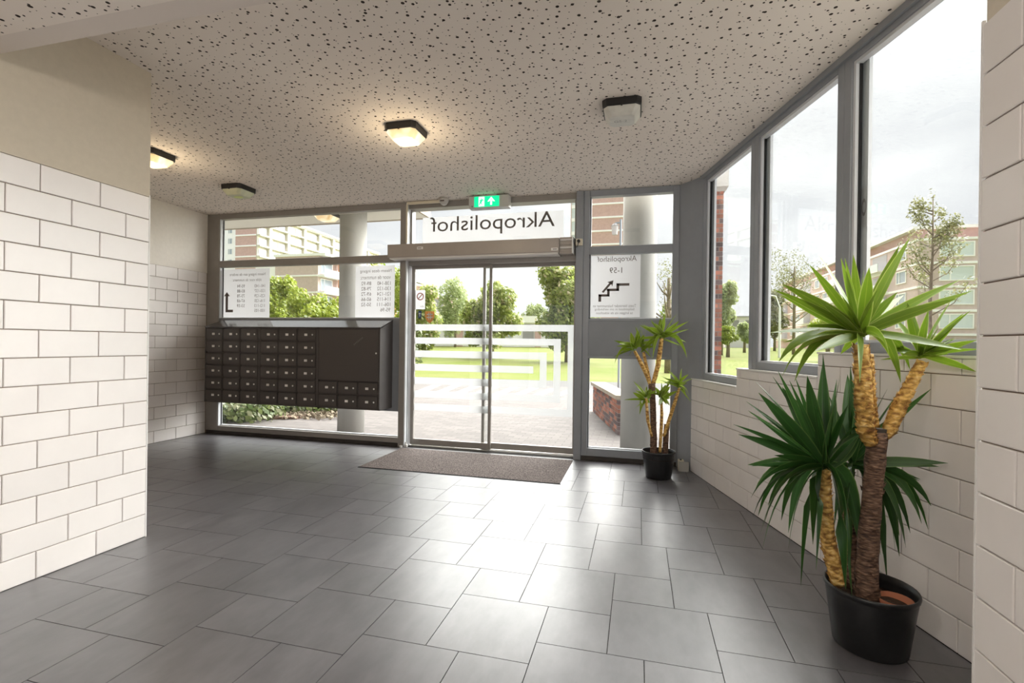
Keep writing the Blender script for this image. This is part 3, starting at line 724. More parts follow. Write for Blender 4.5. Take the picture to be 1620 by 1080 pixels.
def sheet(name, label, x0, x1, z0, z1, m='film_sheet'):
    r = empty(name, ((x0+x1)/2, D+.066, z0)); tag(r, label, 'notice')
    put_local(box('film', m, x0, x1, D+.0645, D+.0655, z0, z1), r); return r
YT = D+.0635
s1 = sheet('notice_sheet', 'white notice with bent arrow and number columns beside the left wall', -5.60, -4.80, 1.592, 2.255)
def tline(root, txt, X, Z, w, h=None, m='print'): return put_local(outtext('lettering', txt, m, X, YT, Z, w, h), root)
tline(s1, 'Neem ingang aan de andere', -4.87, 2.150, .58, .050, 'print_light'); tline(s1, 'zijde voor de nummers:', -4.93, 2.075, .47, .050, 'print_light')
for i, (a, b) in enumerate((('141-143', '93-94'), ('133-137', '83-88'), ('125-129', '73-78'), ('116-120', '67-68'), ('112-113', '53-59'), ('100-105', None))):
    z = 2.000-.0665*i; tline(s1, a, -4.875, z, .165, .042)
    if b: tline(s1, b, -5.20, z, .125, .042)
a = MB(); a.box(-5.515, -5.475, YT-.0005, YT, 1.665, 1.90); a.box(-5.475, -5.39, YT-.0005, YT, 1.665, 1.70); a.quad([(-5.545, YT, 1.885), (-5.445, YT, 1.885), (-5.495, YT, 1.945)])
put_local(a.build('arrow', 'print'), s1)
s2 = sheet('notice_sheet', 'white notice of house numbers without arrow beside the sliding door', -3.505, -2.955, 1.592, 2.245)
tline(s2, 'Neem deze ingang', -3.00, 2.150, .44, .050, 'print_light'); tline(s2, 'voor de nummers:', -3.01, 2.075, .425, .050, 'print_light')
for i, (a, b) in enumerate((('138-140', '89-92'), ('130-132', '79-82'), ('121-124', '69-72'), ('114-115', '60-66'), ('106-111', '50-52'), ('95-96', None))):
    z = 2.000-.0665*i; tline(s2, a, -3.01, z, .185 if i < 5 else .14, .046)
    if b: tline(s2, b, -3.28, z, .14, .046)
s3 = sheet('notice_sheet', 'white notice with stair symbol and arrow beside the corner post', -.535, .012, 1.595, 2.285)
tline(s3, 'Akropolishof', -.03, 2.195, .43, .078); tline(s3, '1-59', -.185, 2.085, .135, .062)
a = MB(); st = .034
X = -.10
def seg(x0, x1, z0, z1): a.box(x0, x1, YT-.0005, YT, z0, z1)
seg(-.24, -.105, 1.942, 1.942+.028); seg(-.245, -.215, 1.885, 1.97); seg(-.35, -.215, 1.885, 1.912); seg(-.345, -.318, 1.825, 1.912); seg(-.44, -.318, 1.825, 1.850); seg(-.44, -.41, 1.768, 1.850)
put_local(a.build('stair_symbol', 'print'), s3)
a = MB(); a.quad([(-.405, YT, 1.878), (-.385, YT, 1.866), (-.295, YT, 1.972), (-.315, YT, 1.985)]); a.quad([(-.345, YT, 1.985), (-.278, YT, 2.005), (-.290, YT, 1.935), (-.302, YT, 1.965)])
put_local(a.build('arrow', 'print'), s3)
for i, (txt, w) in enumerate((('Toets hieronder huisnummer en', .47), ('belsymbool in om verbinding', .43), ('te krijgen via de videofoon', .40))): tline(s3, txt, -.03-(.47-w)/2, 1.705-.042*i, w, .033, 'print_light')

# ------------------------------------------------------------------ mat
m_ = box('entrance_mat', 'coir_mat', -2.755, -.685, 4.475, 5.42, .0, .007); tag(m_, 'brown grey coir entrance mat in front of the sliding doors', 'mat')
box('mat_edge', 'gasket', -2.765, -.675, 4.465, 4.475, 0, .005, m_)

# ------------------------------------------------------------------ ceiling lamps
def ceiling_lamp(loc, label, lens, w=.135, rz=0, tube=False, mark=None, group=None, power=2.2):
    r = empty('ceiling_lamp', loc, rz); tag(r, label, 'ceiling lamp', group)
    def oct_(h, c, z): return [(-h+c, -h, z), (h-c, -h, z), (h, -h+c, z), (h, h-c, z), (h-c, h, z), (-h+c, h, z), (-h, h-c, z), (-h, -h+c, z)]
    a = MB(); a.rings([oct_(w, .03, 0), oct_(w, .03, -.018), oct_(w*.985, .03, -.045), oct_(w*.93, .03, -.052)]); a.build('base', 'lamp_black', r)
    a = MB(); a.rings([oct_(w*.93, .03, -.050), oct_(w*.90, .03, -.062), oct_(w*.66, .022, -.108), oct_(w*.60, .02, -.112)]); d = a.build('diffuser', lens, r)
    for k in (-1, 1): box('screw', 'lamp_black', -.006, .006, k*w-.006, k*w+.006, -.060, -.044, r)
    if tube: MB().rings([[(.055*math.cos(2*math.pi*i/16)*q, .035*math.sin(2*math.pi*i/16)*q, z) for i in range(16)] for q, z in ((1, -.1125), (1, -.1145), (.7, -.116))]).build('tube_coil', 'lamp_tube', r)
    if mark:
        me = text_mesh(mark, 1, 'print_light', .09)
        for v in me.vertices: v.co = (-.055+v.co.x, -v.co.y+.01, -.1128)
        for p in me.polygons: p.flip()
        put('marking', me, r)
    if 'lit' in label.split()[:2] and power:
        ld = bpy.data.lights.new('lamp_glow', 'POINT'); ld.energy = power; ld.shadow_soft_size = .10; ld.color = (1, .80, .52) if power < 5 else (1, .93, .84)
        lo = bpy.data.objects.new('lamp_glow', ld); COL.objects.link(lo); lo.parent = r; lo.location = (0, 0, -.32)
    return r
ceiling_lamp((-1.83, 3.60, H), 'lit square ceiling lamp in the middle of the hall ceiling', 'lamp_lit')
ceiling_lamp((-.135, 3.60, H), 'unlit grey ceiling lamp with handwritten code', 'lamp_unlit', mark='GS-2')
ceiling_lamp((-4.37, 4.56, H), 'unlit ceiling lamp with yellow green tube above the mailboxes', 'lamp_greenish', tube=True)
ceiling_lamp((-4.37, 3.56, H), 'lit ceiling lamp half hidden by the tiled wall block', 'lamp_lit')
for x, y, q in ((-1.1, -.3, 'between the tiled walls'), (-1.1, -1.7, 'beside the added rear glass front')): ceiling_lamp((x, y, HB), 'lit fill lamp added unseen on the lowered corridor ceiling ' + q, 'lamp_lit', power=16)  # both corridor lamps are added behind the camera to brighten the hall
ceiling_lamp((-4.55, 6.42, 3.2), 'amber lit lamp under the outdoor canopy', 'lamp_lit_outdoor', .15, power=0)

# ------------------------------------------------------------------ potted yuccas
PLANES = [(SN, SS-.03), (Vector((0, 1, 0)), D-.03)]
def depth_ok(u, v, d, extra=None):
    r = ray(u, v)
    for n_, c_ in PLANES + ([extra] if extra else []):
        k = n_.dot(r)
        if k > 1e-6: d = min(d, (c_-n_.dot(CAM))/k)
    return d
def leaf_mesh(b, t, wmax, rng, sag, twist):
    L = (t-b).length; up = Vector((0, 0, 1)); hor = Vector((t.x-b.x, t.y-b.y, 0))
    if t.z < b.z-.10: c = b + hor*.72 + up*(.10*L+sag)
    else: c = b + (t-b)*.5 + up*(.035*L+sag)
    n = 8; vs, fs, uv = [], [], []
    for i in range(n+1):
        q = i/n; p = b*(1-q)**2 + c*2*q*(1-q) + t*q*q
        T = ((c-b)*(1-q)+(t-c)*q).normalized()
        s = T.cross(up)
        if s.length < .15: s = T.cross(Vector((.4, .9, 0)))
        s.normalize(); nn = s.cross(T).normalized()
        s2 = s*math.cos(twist)+nn*math.sin(twist); n2 = nn*math.cos(twist)-s*math.sin(twist)
        w = wmax*((.42+.58*math.sin(min(1, q/.42)*math.pi/2)) if q < .42 else (1-((q-.42)/.58)**1.75))*.5
        w = max(w, .0006)
        vs += [p-s2*w+n2*w*.28, p, p+s2*w+n2*w*.28]
    for i in range(n):
        a = i*3; fs += [(a, a+1, a+4, a+3), (a+1, a+2, a+5, a+4)]
    me = bpy.data.meshes.new('leaf'); me.from_pydata([tuple(x) for x in vs], [], fs); me.update()
    ul = me.uv_layers.new(name='UVMap')
    for p in me.polygons:
        p.use_smooth = True
        for li in p.loop_indices:
            vi = me.loops[li].vertex_index; ul.data[li].uv = (0 if vi % 3 == 1 else 1, (vi//3)/n)
    return me
def add_leaves(cane, base_uv, d0, tips, width, m, rng, spread, extra=None, z0=.012, more=0):
    tips = list(tips)
    for k in range(more):
        q = rng.choice(tips); j = 16*2.1/d0; tips.append((q[0]+rng.gauss(0, j), q[1]+rng.gauss(0, j), (q[2] if len(q) > 2 else 1)*rng.uniform(.6, .95)))
    for tp in tips:
        u, v = tp[0], tp[1]; wf = tp[2] if len(tp) > 2 else 1.0
        dd = rng.uniform(-spread, spread) if len(tp) < 4 else tp[3]
        bu, bv = base_uv[0]+rng.uniform(-5, 5)*min(1, d0/2.1)**-1*.6, base_uv[1]+rng.uniform(-8, 8)*.6
        b = at(bu, bv, d0+rng.uniform(-.012, .012)); d = depth_ok(u, v, d0+dd, extra); t = at(u, v, d)
        if t.z < z0: t.z = z0
        me = leaf_mesh(b, t, width*wf, rng, 0.0, rng.choice((-1, 1))*rng.uniform(.45, 1.15)); me.materials.append(M[m])
        o = put('leaf', me, None); o.parent = cane
def cane(root, pts, radii, m, scales=0, seed=0, name='cane'):
    rng = random.Random(seed); P_ = [Vector(p) for p in pts]; Q = []; Rr = []
    seg_ = 6
    for i in range(len(P_)-1):
        for k in range(seg_): t = k/seg_; Q.append(P_[i].lerp(P_[i+1], t)); Rr.append(radii[i]*(1-t)+radii[i+1]*t)
    Q.append(P_[-1]); Rr.append(radii[-1])
    mb = MB(); mb.tube(Q, Rr, 12, .14 if scales else .06, rng)
    for k in range(scales):                                         # ragged leaf scars
        i = rng.randrange(0, len(Q)-1); t = rng.random(); p = Q[i].lerp(Q[i+1], t); T = (Q[i+1]-Q[i]).normalized(); r = Rr[i]
        a = T.cross(Vector((.3, .9, .2))).normalized(); b = T.cross(a); th = rng.uniform(0, 6.283); e = a*math.cos(th)+b*math.sin(th); s = T.cross(e)
        w = r*.45; mb.quad([p+e*r*.93-s*w, p+e*r*.93+s*w, p+e*r*(1.12+.25*rng.random())+T*r*.55])
    o = mb.build(name, m, None, smooth=True); put_local(o, root)
    return o
def pot(root, c, r0, r1, h, inner=False):
    n = 40; a = MB()
    def R(r, z): return [(c[0]+r*math.cos(2*math.pi*i/n), c[1]+r*math.sin(2*math.pi*i/n), z) for i in range(n)]
    a.rings([R(r0*.96, 0), R(r0, .006), R(r1*.965, h-.03), R(r1*.97, h-.022), R(r1*1.0, h-.018), R(r1*1.01, h-.008), R(r1*.995, h), R(r1*.955, h-.002), R(r1*.94, h-.03), R(r0*1.05, h*.55), R(.01, h*.55)])
    p = a.build('pot', 'black_plastic', None, smooth=True); put_local(p, root)
    a = MB(); a.rings([R(r1*.93, h-.075), R(r1*.92, h-.06), R(r1*.45, h-.05), R(.01, h-.048)]); put_local(a.build('soil', 'soil', smooth=True), root)
    return p

PC = Vector((.985, 2.44, 0))
yu = empty('potted_yucca', PC); tag(yu, 'large yucca with three canes in a black bucket by the tiled wall', 'potted plant')
pt = pot(yu, PC, .136, .172, .262)
hp = [at(1422, 962, 1.98), at(1434, 972, 1.985), at(1447, 983, 1.99), at(1446, 988, 1.99), at(1432, 978, 1.985)]
o = MB().tube(hp, .0025, 6).build('handle', 'wire', None); o.parent = pt
n = 24; ic = PC+Vector((.075, -.04, 0))
a = MB(); a.rings([[(ic.x+r*math.cos(2*math.pi*i/n), ic.y+r*math.sin(2*math.pi*i/n), z) for i in range(n)] for r, z in ((.058, .20), (.066, .232), (.062, .232), (.055, .205), (.005, .205))])
put_local(a.build('inner_pot', 'terracotta', smooth=True), yu)
d0 = FWD.dot(PC-CAM)+.0
def A(u, v, dd=0): return at(u, v, d0+dd)
trunk = cane(yu, [A(1371, 946, -.02), A(1372, 880, -.01), A(1380, 780), A(1388, 683, .01)], [.047, .040, .038, .039], 'trunk', 30, 1, 'trunk')
put_local(MB().tube([A(1388, 684, .01), A(1388.5, 677, .01)], .034, 14).build('cut_top', 'kick'), yu)
c1 = cane(yu, [A(1378, 702, -.02), A(1370, 680, -.03), A(1367, 630, -.03), A(1362, 545, -.03)], [.024, .031, .033, .028], 'cane', 420, 2)
c1b = cane(yu, [A(1384, 690, .05), A(1376, 640, .06), A(1372, 560, .06)], [.022, .026, .022], 'cane', 200, 12)
c2 = cane(yu, [A(1398, 692, .0), A(1407, 680, .0), A(1424, 640, .0), A(1459, 572, -.01)], [.018, .026, .028, .020], 'cane', 330, 3)
c3 = cane(yu, [A(1326, 925, .03), A(1318, 890, .03), A(1309, 850, .03), A(1306, 790, .03), A(1305, 742, .03)], [.026, .030, .028, .024, .020], 'cane', 320, 4)
c4 = cane(yu, [A(1356, 930, .06), A(1348, 880, .09), A(1340, 830, .10), A(1342, 760, .11), A(1346, 735, .11)], [.038, .036, .028, .022, .018], 'trunk', 60, 5)
rng = random.Random(21)
TA = [(1295, 403, 1.35), (1350, 403, .8), (1375, 423, 1.2), (1423, 388, .9), (1440, 375, 1.1), (1237, 449, 1), (1235, 467, 1), (1275, 515, .9), (1218, 526, 1), (1268, 535, 1.1), (1232, 572, 1.1), (1237, 596, .9), (1257, 603, .8), (1518, 443, 1.0), (1515, 472, 1.1), (1420, 462, .9), (1390, 455, .7), (1330, 465, 1.0), (1522, 553, 1.0), (1425, 605, 1.0), (1407, 564, 1.1), (1240, 541, .8), (1280, 513, .9), (1330, 560, .8), (1440, 585, .8), (1360, 606, .7), (1300, 480, .8), (1290, 555, .9), (1400, 520, .9)]
add_leaves(c1, (1361, 528), d0-.03, TA, .047, 'yucca_bright', rng, .20, more=12)
TB = [(1435, 478, 1.1), (1469, 490, 1.1), (1505, 475, .9), (1487, 515, 1), (1546, 538, .9), (1545, 588, 1.1), (1513, 533, .8), (1410, 498, .8), (1393, 548, .8), (1428, 560, .7), (1500, 560, .8)]
add_leaves(c2, (1459, 562), d0-.01, TB, .042, 'yucca_bright', rng, .16, more=8)
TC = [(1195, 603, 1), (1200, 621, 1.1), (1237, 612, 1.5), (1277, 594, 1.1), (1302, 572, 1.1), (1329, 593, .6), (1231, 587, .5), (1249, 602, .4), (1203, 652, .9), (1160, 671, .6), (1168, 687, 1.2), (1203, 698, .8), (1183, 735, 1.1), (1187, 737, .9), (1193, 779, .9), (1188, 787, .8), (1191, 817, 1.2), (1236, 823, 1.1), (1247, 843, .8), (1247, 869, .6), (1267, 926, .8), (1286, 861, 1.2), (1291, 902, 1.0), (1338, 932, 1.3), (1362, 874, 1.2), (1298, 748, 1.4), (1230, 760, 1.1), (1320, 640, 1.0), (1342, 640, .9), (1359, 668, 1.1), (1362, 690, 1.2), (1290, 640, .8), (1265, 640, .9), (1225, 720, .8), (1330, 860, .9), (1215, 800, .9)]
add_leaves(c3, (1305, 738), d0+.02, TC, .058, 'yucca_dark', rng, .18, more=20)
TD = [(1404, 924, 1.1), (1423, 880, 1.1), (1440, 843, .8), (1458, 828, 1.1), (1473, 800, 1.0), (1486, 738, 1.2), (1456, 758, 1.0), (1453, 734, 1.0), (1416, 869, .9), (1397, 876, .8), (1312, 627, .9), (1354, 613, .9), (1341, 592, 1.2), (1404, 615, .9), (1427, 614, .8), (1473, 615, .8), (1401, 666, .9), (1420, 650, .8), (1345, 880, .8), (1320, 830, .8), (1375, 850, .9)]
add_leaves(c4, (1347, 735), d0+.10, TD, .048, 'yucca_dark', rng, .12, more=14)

PC2 = Vector((.205, 5.0, 0))
y2 = empty('potted_yucca', PC2); tag(y2, 'smaller many branched yucca in a black bucket at the corner post', 'potted plant')
pt2 = pot(y2, PC2, .122, .160, .262)
dq = FWD.dot(PC2-CAM)
def B(u, v, dd=0): return at(u, v, dq+dd)
o = MB().tube([B(1052, 728, -.14), B(1058, 726, -.12), B(1063, 731, -.10), B(1064, 740, -.10)], .0025, 6).build('handle', 'wire', None); o.parent = pt2
POSTX = (Vector((1, 0, 0)), .47)
k1 = cane(y2, [B(1034, 722), B(1034, 680), B(1033, 640), B(1031, 606)], [.036, .030, .028, .034], 'trunk', 30, 31, 'trunk')
k2 = cane(y2, [B(1052, 724, .05), B(1053, 700, .05), B(1055, 671, .05)], [.030, .027, .027], 'trunk', 20, 32, 'trunk')
k3 = cane(y2, [B(1030, 612), B(1022, 590), B(1013, 572, -.01), B(1004, 555, -.02)], [.016, .020, .018, .014], 'cane', 150, 33)
k4 = cane(y2, [B(1029, 608, .02), B(1024, 585, .03), B(1018, 557, .04)], [.014, .016, .013], 'cane', 110, 34)
k5 = cane(y2, [B(1033, 608), B(1041, 578, -.01), B(1047, 535, -.02)], [.020, .023, .019], 'cane', 190, 35)
k6 = cane(y2, [B(1050, 690, .02), B(1060, 660, .0), B(1068, 635, -.02), B(1075, 613, -.03)], [.015, .017, .016, .012], 'cane', 120, 36)
k7 = cane(y2, [B(1044, 715, -.03), B(1046, 680, -.04), B(1047, 655, -.04), B(1046, 632, -.04)], [.014, .016, .014, .012], 'cane', 110, 37)
k8 = cane(y2, [B(1031, 690, -.02), B(1025, 665, -.04), B(1022, 630, -.05)], [.012, .015, .013], 'cane', 90, 38)
def cr(lst, o0, s): return [(o0[0]+x/s, o0[1]+y/s) + tuple(r) for x, y, *r in lst]
q0, qs = (970, 490), 7.2
rng = random.Random(5)
add_leaves(k5, (1047.5, 531), dq-.02, cr([(420, 95), (305, 178), (395, 195), (540, 90, 1.2), (590, 65, 1.2), (725, 45, .7), (750, 125, 1.1), (740, 180), (865, 220, .8), (835, 370), (840, 545), (775, 412, .8), (400, 500), (445, 440, .8), (270, 330), (470, 150), (650, 300)], q0, qs), .042, 'yucca_lime', rng, .10, POSTX, more=8)
add_leaves(k3, (1003, 551), dq-.02, cr([(10, 350), (65, 380), (0, 540), (80, 470), (200, 255, 1.2), (270, 240), (355, 280), (440, 350), (180, 530, .7), (290, 330)], q0, qs), .042, 'yucca_lime', rng, .10, POSTX, more=8)
add_leaves(k4, (1016, 553), dq+.04, cr([(355, 290), (520, 310), (460, 420), (250, 300), (400, 500, .8), (300, 260)], q0, qs), .042, 'yucca_lime', rng, .10, POSTX, more=8)
add_leaves(k6, (1075, 611), dq-.03, cr([(625, 690, .7), (555, 760, .6), (780, 665), (860, 735), (850, 830, .9), (830, 960, .9), (830, 1025, .8), (610, 820), (690, 760)], q0, qs), .042, 'yucca_lime', rng, .06, POSTX, more=8)
add_leaves(k7, (1046, 630), dq-.04, cr([(420, 950), (555, 890), (600, 850), (650, 870), (480, 880), (740, 920), (660, 1000), (520, 1090), (610, 1080)], q0, qs), .042, 'yucca_lime', rng, .08, POSTX, more=8)
add_leaves(k8, (1022, 630), dq-.05, cr([(230, 810, .6), (225, 940), (120, 1025, .7), (360, 870, 1.1), (410, 900), (330, 1075, .8), (290, 1010, .8), (300, 1200, .8), (420, 1060)], q0, qs), .042, 'yucca_lime', rng, .08, POSTX, more=8)

# ------------------------------------------------------------------ outdoors: ground
g0, g1 = ground(656, 596, -.02), ground(960, 604, -.02); gd = (g1-g0); gd.z = 0; gd.normalize()
E0 = g0 - gd*90; E1 = g1 + gd*150; gn = Vector((-gd.y, gd.x, 0))
def flatq(name, m, pts, z0=-.25):
    b = MB(); b.prism([(p.x, p.y) for p in pts], z0, -.02); return b.build(name, m)
def lp(a, b): return g0 + gd*a + gn*b
o = MB().prism([(-60, D+.30), (.78, D+.30), (2.3, .2), (2.8, -20), (90, -20)] + [(p.x, p.y) for p in (lp(110, -2.6), lp(-70, -2.6))], -.25, -.02).build('pavement', 'clinker_paving')
tag(o, 'pale clinker brick forecourt outside the entrance', 'pavement', kind='structure')
o = MB().box(-6.2, 1.0, D+.20, D+.30, -.25, -.015).build('threshold', 'concrete'); tag(o, 'concrete threshold strip along the glass front', 'threshold', kind='structure')
o = flatq('footpath', 'asphalt', [lp(-70, -2.6), lp(110, -2.6), lp(110, 0), lp(-70, 0)]); tag(o, 'light grey footpath along the lawn', 'path', kind='structure')
b = MB(); pA, pB, pC, pD = lp(-90, 0), lp(160, 0), lp(160, 60), lp(-90, 60); pE, pF = lp(-260, 330), lp(360, 330)
b.quad([(pA.x, pA.y, -.02), (pB.x, pB.y, -.02), (pC.x, pC.y, 1.15), (pD.x, pD.y, 1.15)]); b.quad([(pD.x, pD.y, 1.15), (pC.x, pC.y, 1.15), (pF.x, pF.y, 1.6), (pE.x, pE.y, 1.6)])
o = b.build('lawn', 'lawn'); tag(o, 'wide bright green lawn beyond the footpath', 'lawn', kind='structure')
o = MB().box(-30, 60, -60, -2.9, -.26, -.03).build('rear_street', 'asphalt'); tag(o, 'street surface behind the building', 'street', kind='structure')
for i in range(9):                                                   # zebra bars
    xs = 652+i*31; p0 = ground(xs, 621+i*.9, -.02); p1 = ground(xs+19, 621+i*.9, -.02); p2 = ground(xs+47, 609+i*.9, -.02); p3 = ground(xs+31, 609+i*.9, -.02)
    o = MB().prism([(p.x, p.y) for p in (p0, p1, p2, p3)], -.02, -.012).build('road_marking', 'zebra'); tag(o, 'white slanted bar painted on the forecourt', 'road marking', 'white slanted bars before the lawn')

# canopy, columns, beam
cn = empty('canopy', (-6, 6.2, 3.2)); tag(cn, 'outdoor canopy with cream soffit and brick edge', 'canopy', kind='structure')
YCN = 6.98
put_local(box('soffit', 'soffit', -11, -3.14, D+.26, YCN-.02, 3.2, 3.4), cn)
put_local(box('edge_band', 'coping', -11, -3.12, YCN-.02, YCN+.02, 3.19, 3.26), cn)
put_local(box('brick_upstand', 'far_brick', -11, -3.14, YCN-.10, YCN+.01, 3.26, 3.9), cn)
put_local(box('brick_end', 'far_brick', -3.14, -3.12, D+.26, YCN, 3.26, 3.9), cn)
put_local(box('end_band', 'coping', -3.14, -3.11, D+.26, YCN, 3.19, 3.26), cn)
for nm, lab, c_, r, z in (('concrete_column', 'round concrete column under the canopy behind the mailboxes', (-4.02, 6.30), .188, 3.2), ('concrete_column', 'round concrete column outside the side window', (0.0, 6.09), .20, 4.0)):
    o = MB().cyl(c_, r, -.02, z, 40).build(nm, 'concrete'); 
    for p in o.data.polygons: p.use_smooth = len(p.vertices) == 4
    tag(o, lab, 'column')
o = box('concrete_beam', 'concrete', -2.6, 1.4, 5.9, 6.3, 4.0, 4.35); tag(o, 'concrete beam carried by the round column above the entrance', 'beam', kind='structure')
# low brick wall with coping beside the column, brick pier outside first slanted window
brick_me = {m: MB().box(.0, .205, 0, .1, 0, .052).mesh('brick', m) for m in ('brick_red', 'brick_dark')}
def brickwall(name, label, p0, p1, z0, z1, thick, cap, capm='coping', cat='wall', over=.04):
    L = (p1-p0).length; dx = (p1-p0).normalized(); rz = math.atan2(dx.y, dx.x)
    r = empty(name, (p0.x, p0.y, z0), rz); tag(r, label, cat)
    box('mortar', 'mortar', .004, L-.004, .004, thick-.004, 0, z1-z0, r)
    rng = random.Random(len(label)); k = 0; z = .006
    while z+.052 < z1-z0:
        x = -.1075 if k % 2 else 0.0
        while x < L-.02:
            x0 = max(x, 0); x1 = min(x+.205, L)
            if x1-x0 > .03:
                me = brick_me['brick_dark' if rng.random() < .36 else 'brick_red']
                for yy in ((0, thick-.1) if thick > .15 else (0,)):
                    o = put('brick', me, r, (x0, yy, z)); o.scale = ((x1-x0)/.205, 1 if thick > .15 else thick/.1, 1)
            x += .215
        z += .0625; k += 1
    box('coping', capm, -over, L+over, -over, thick+over, z1-z0, z1-z0+cap, r)
    return r
pw0 = ground(981.5, 674, -.02); pw1 = ground(954, 651, -.02)
dirw = (pw1-pw0).normalized(); pw_far = pw1
pw_near = pw0 - dirw*.8
brickwall('low_brick_wall', 'low red brick wall with sandy coping outside the side window', pw_near, pw_far, -.02, .50, .2, .06)
brickwall('brick_pier', 'tall narrow red brick pier with grey cap outside the windows', Vector((.70, 6.97, 0)), Vector((1.065, 6.97, 0)), -.02, 3.40, .42, .07, 'concrete', 'pier', .05)
# post with lantern on the low wall
r = empty('lantern_post', tuple(at(978.5, 612, 9.6).to_2d()) + (.0,)); tag(r, 'slim blue grey post with small lantern beside the column', 'lamp post')
MB().cyl((0, 0), .022, -.02, 3.75, 12).build('post', 'pole', r)
MB().cyl((-.11, -.02), .05, 3.45, 3.62, 12, .07).build('lantern', 'sign_grey', r); MB().cyl((-.11, -.02), .08, 3.62, 3.67, 12, .03).build('lantern_cap', 'lamp_black', r); box('arm', 'pole', -.11, 0, -.012, .012, 3.67, 3.70, r)

# ------------------------------------------------------------------ outdoors: foliage
def foliage(blobs, n, size, rng, dense=.55):
    vs, fs = [], []
    vol = [b[3]*b[4]*b[5] for b in blobs]; tot = sum(vol)
    for b, w in zip(blobs, vol):
        for k in range(max(20, int(n*w/tot))):
            while True:
                d = Vector((rng.uniform(-1, 1), rng.uniform(-1, 1), rng.uniform(-1, 1)))
                if .05 < d.length <= 1: break
            rr = d.length**dense; d.normalize(); rr *= 1+rng.gauss(0, .07)
            p = Vector((b[0]+d.x*rr*b[3], b[1]+d.y*rr*b[4], b[2]+d.z*rr*b[5]))
            nrm = (d+Vector((rng.gauss(0, .7), rng.gauss(0, .7), rng.gauss(.3, .7)))).normalized()
            a = nrm.cross(Vector((rng.random(), rng.random(), rng.random()+.1))).normalized(); c = nrm.cross(a); s = size*rng.uniform(.6, 1.3)
            i = len(vs); vs += [p-a*s, p-c*s*.55, p+a*s, p+c*s*.55]; fs.append((i, i+1, i+2, i+3))
    me = bpy.data.meshes.new('crown'); me.from_pydata([tuple(v) for v in vs], [], fs); me.update(); return me
def tree(name, label, base, blobs, n, size, m, trunk_r=.16, trunk_top=None, seed=1, cat='tree', branches=0):
    rng = random.Random(seed); r = empty(name, base); tag(r, label, cat)
    me = foliage(blobs, int(n*2.6), size*.55, rng); me.materials.append(M[m]); put('crown', me, r)
    if trunk_top: MB().tube([(0, 0, -.1), (.02, .03, trunk_top*.5), (0, 0, trunk_top)], [trunk_r, trunk_r*.8, trunk_r*.45], 8).build('trunk', 'bark', r, True)
    if branches:
        b = MB()
        for k in range(branches):
            z = trunk_top*rng.uniform(.35, .9); th = rng.uniform(0, 6.283); L = (trunk_top-z)*.55+.35
            e = Vector((math.cos(th)*L*.75, math.sin(th)*L*.75, z+L*.8)); q1 = Vector((math.cos(th)*L*.4, math.sin(th)*L*.4, z+L*.3))
            b.tube([(0, 0, z), q1, e], [trunk_r*.35, trunk_r*.22, trunk_r*.08], 5)
        b.build('branches', 'bark', r)
    return r
def tree_px(name, label, d, u0, u1, vt, vb, n, size, m, seed, base_v=None, gz=None, nb=13, **kw):
    """crown that fills a stretch of the view at distance d"""
    rng = random.Random(seed*7+1); c = at((u0+u1)/2, (vt+vb)/2, d); k = d/F_PX; rw = (u1-u0)/2*k; rh = (vb-vt)/2*k
    gz = ground_z(c) if gz is None else gz
    base = Vector((c.x, c.y, gz)); bl = [(0, 0, c.z-gz, rw*.60, rw*.60, rh*.78)]
    for i in range(nb):
        th = rng.uniform(0, 6.283); zz = rng.uniform(-.70, .74); q = math.sqrt(max(.1, 1-zz*zz*.9))*.72
        bl.append((math.cos(th)*rw*q, math.sin(th)*rw*q, c.z-gz+zz*rh, rw*rng.uniform(.26, .42), rw*.36, rh*rng.uniform(.2, .32)))
    return tree(name, label, base, bl, n, size, m, seed=seed, trunk_top=max(.5, c.z-gz+rh*.3), **kw)
def ground_z(p):
    b = (p-g0).dot(gn); return -.02 if b < 0 else (-.02+1.17*b/60 if b < 60 else 1.15+.45*min(1, (b-60)/270))
tree_px('chestnut_tree', 'flowering chestnut partly behind the door stickers', 36, 640, 702, 440, 562, 2600, .24, 'tree_chestnut', 11)
tree_px('poplar_tree', 'airy pale green poplar rising over the low houses', 62, 694, 748, 425, 540, 2200, .30, 'tree_pale', 12)
tree_px('chestnut_tree', 'flowering chestnut behind the meeting door leaves', 34, 732, 826, 446, 562, 4200, .24, 'tree_chestnut', 13)
tree_px('chestnut_tree', 'tallest flowering chestnut rising behind the fixed door leaf', 30, 846, 950, 404, 562, 5200, .24, 'tree_chestnut', 14, nb=16)
tree_px('distant_tree', 'faint pale tree far behind the low houses', 95, 822, 868, 478, 540, 1400, .5, 'tree_pale', 15)
tree_px('maple_tree', 'bright lime green tree beside the arrow notice', 19, 400, 470, 424, 560, 3600, .13, 'tree_lime', 16)
tree_px('maple_tree', 'bright lime green bush in front of the brick apartment block', 17, 450, 560, 452, 590, 4200, .12, 'tree_lime', 17)
tree_px('garden_tree', 'yellow green tree behind the notice beside the door', 24, 572, 660, 410, 560, 2800, .16, 'tree_lime', 18)
tree_px('linden_tree', 'green tree beside the tall brick pier', 44, 1118, 1166, 440, 540, 2600, .26, 'tree_pale', 19)
tree_px('round_shrub', 'rounded yellow green shrub at the foot of the linden', 40, 1136, 1168, 512, 546, 900, .2, 'tree_lime', 20, cat='shrub')
tree_px('round_shrub', 'pale round shrub before the far small house', 52, 1166, 1190, 505, 545, 800, .25, 'tree_pale', 24, cat='shrub')
tree_px('garden_tree', 'olive tree behind the street lamp', 60, 1206, 1246, 455, 545, 1500, .3, 'tree_olive', 21)
tree_px('bare_tree', 'twiggy half bare tree above the street lamp', 48, 1214, 1300, 380, 500, 900, .17, 'tree_olive', 22, branches=26)
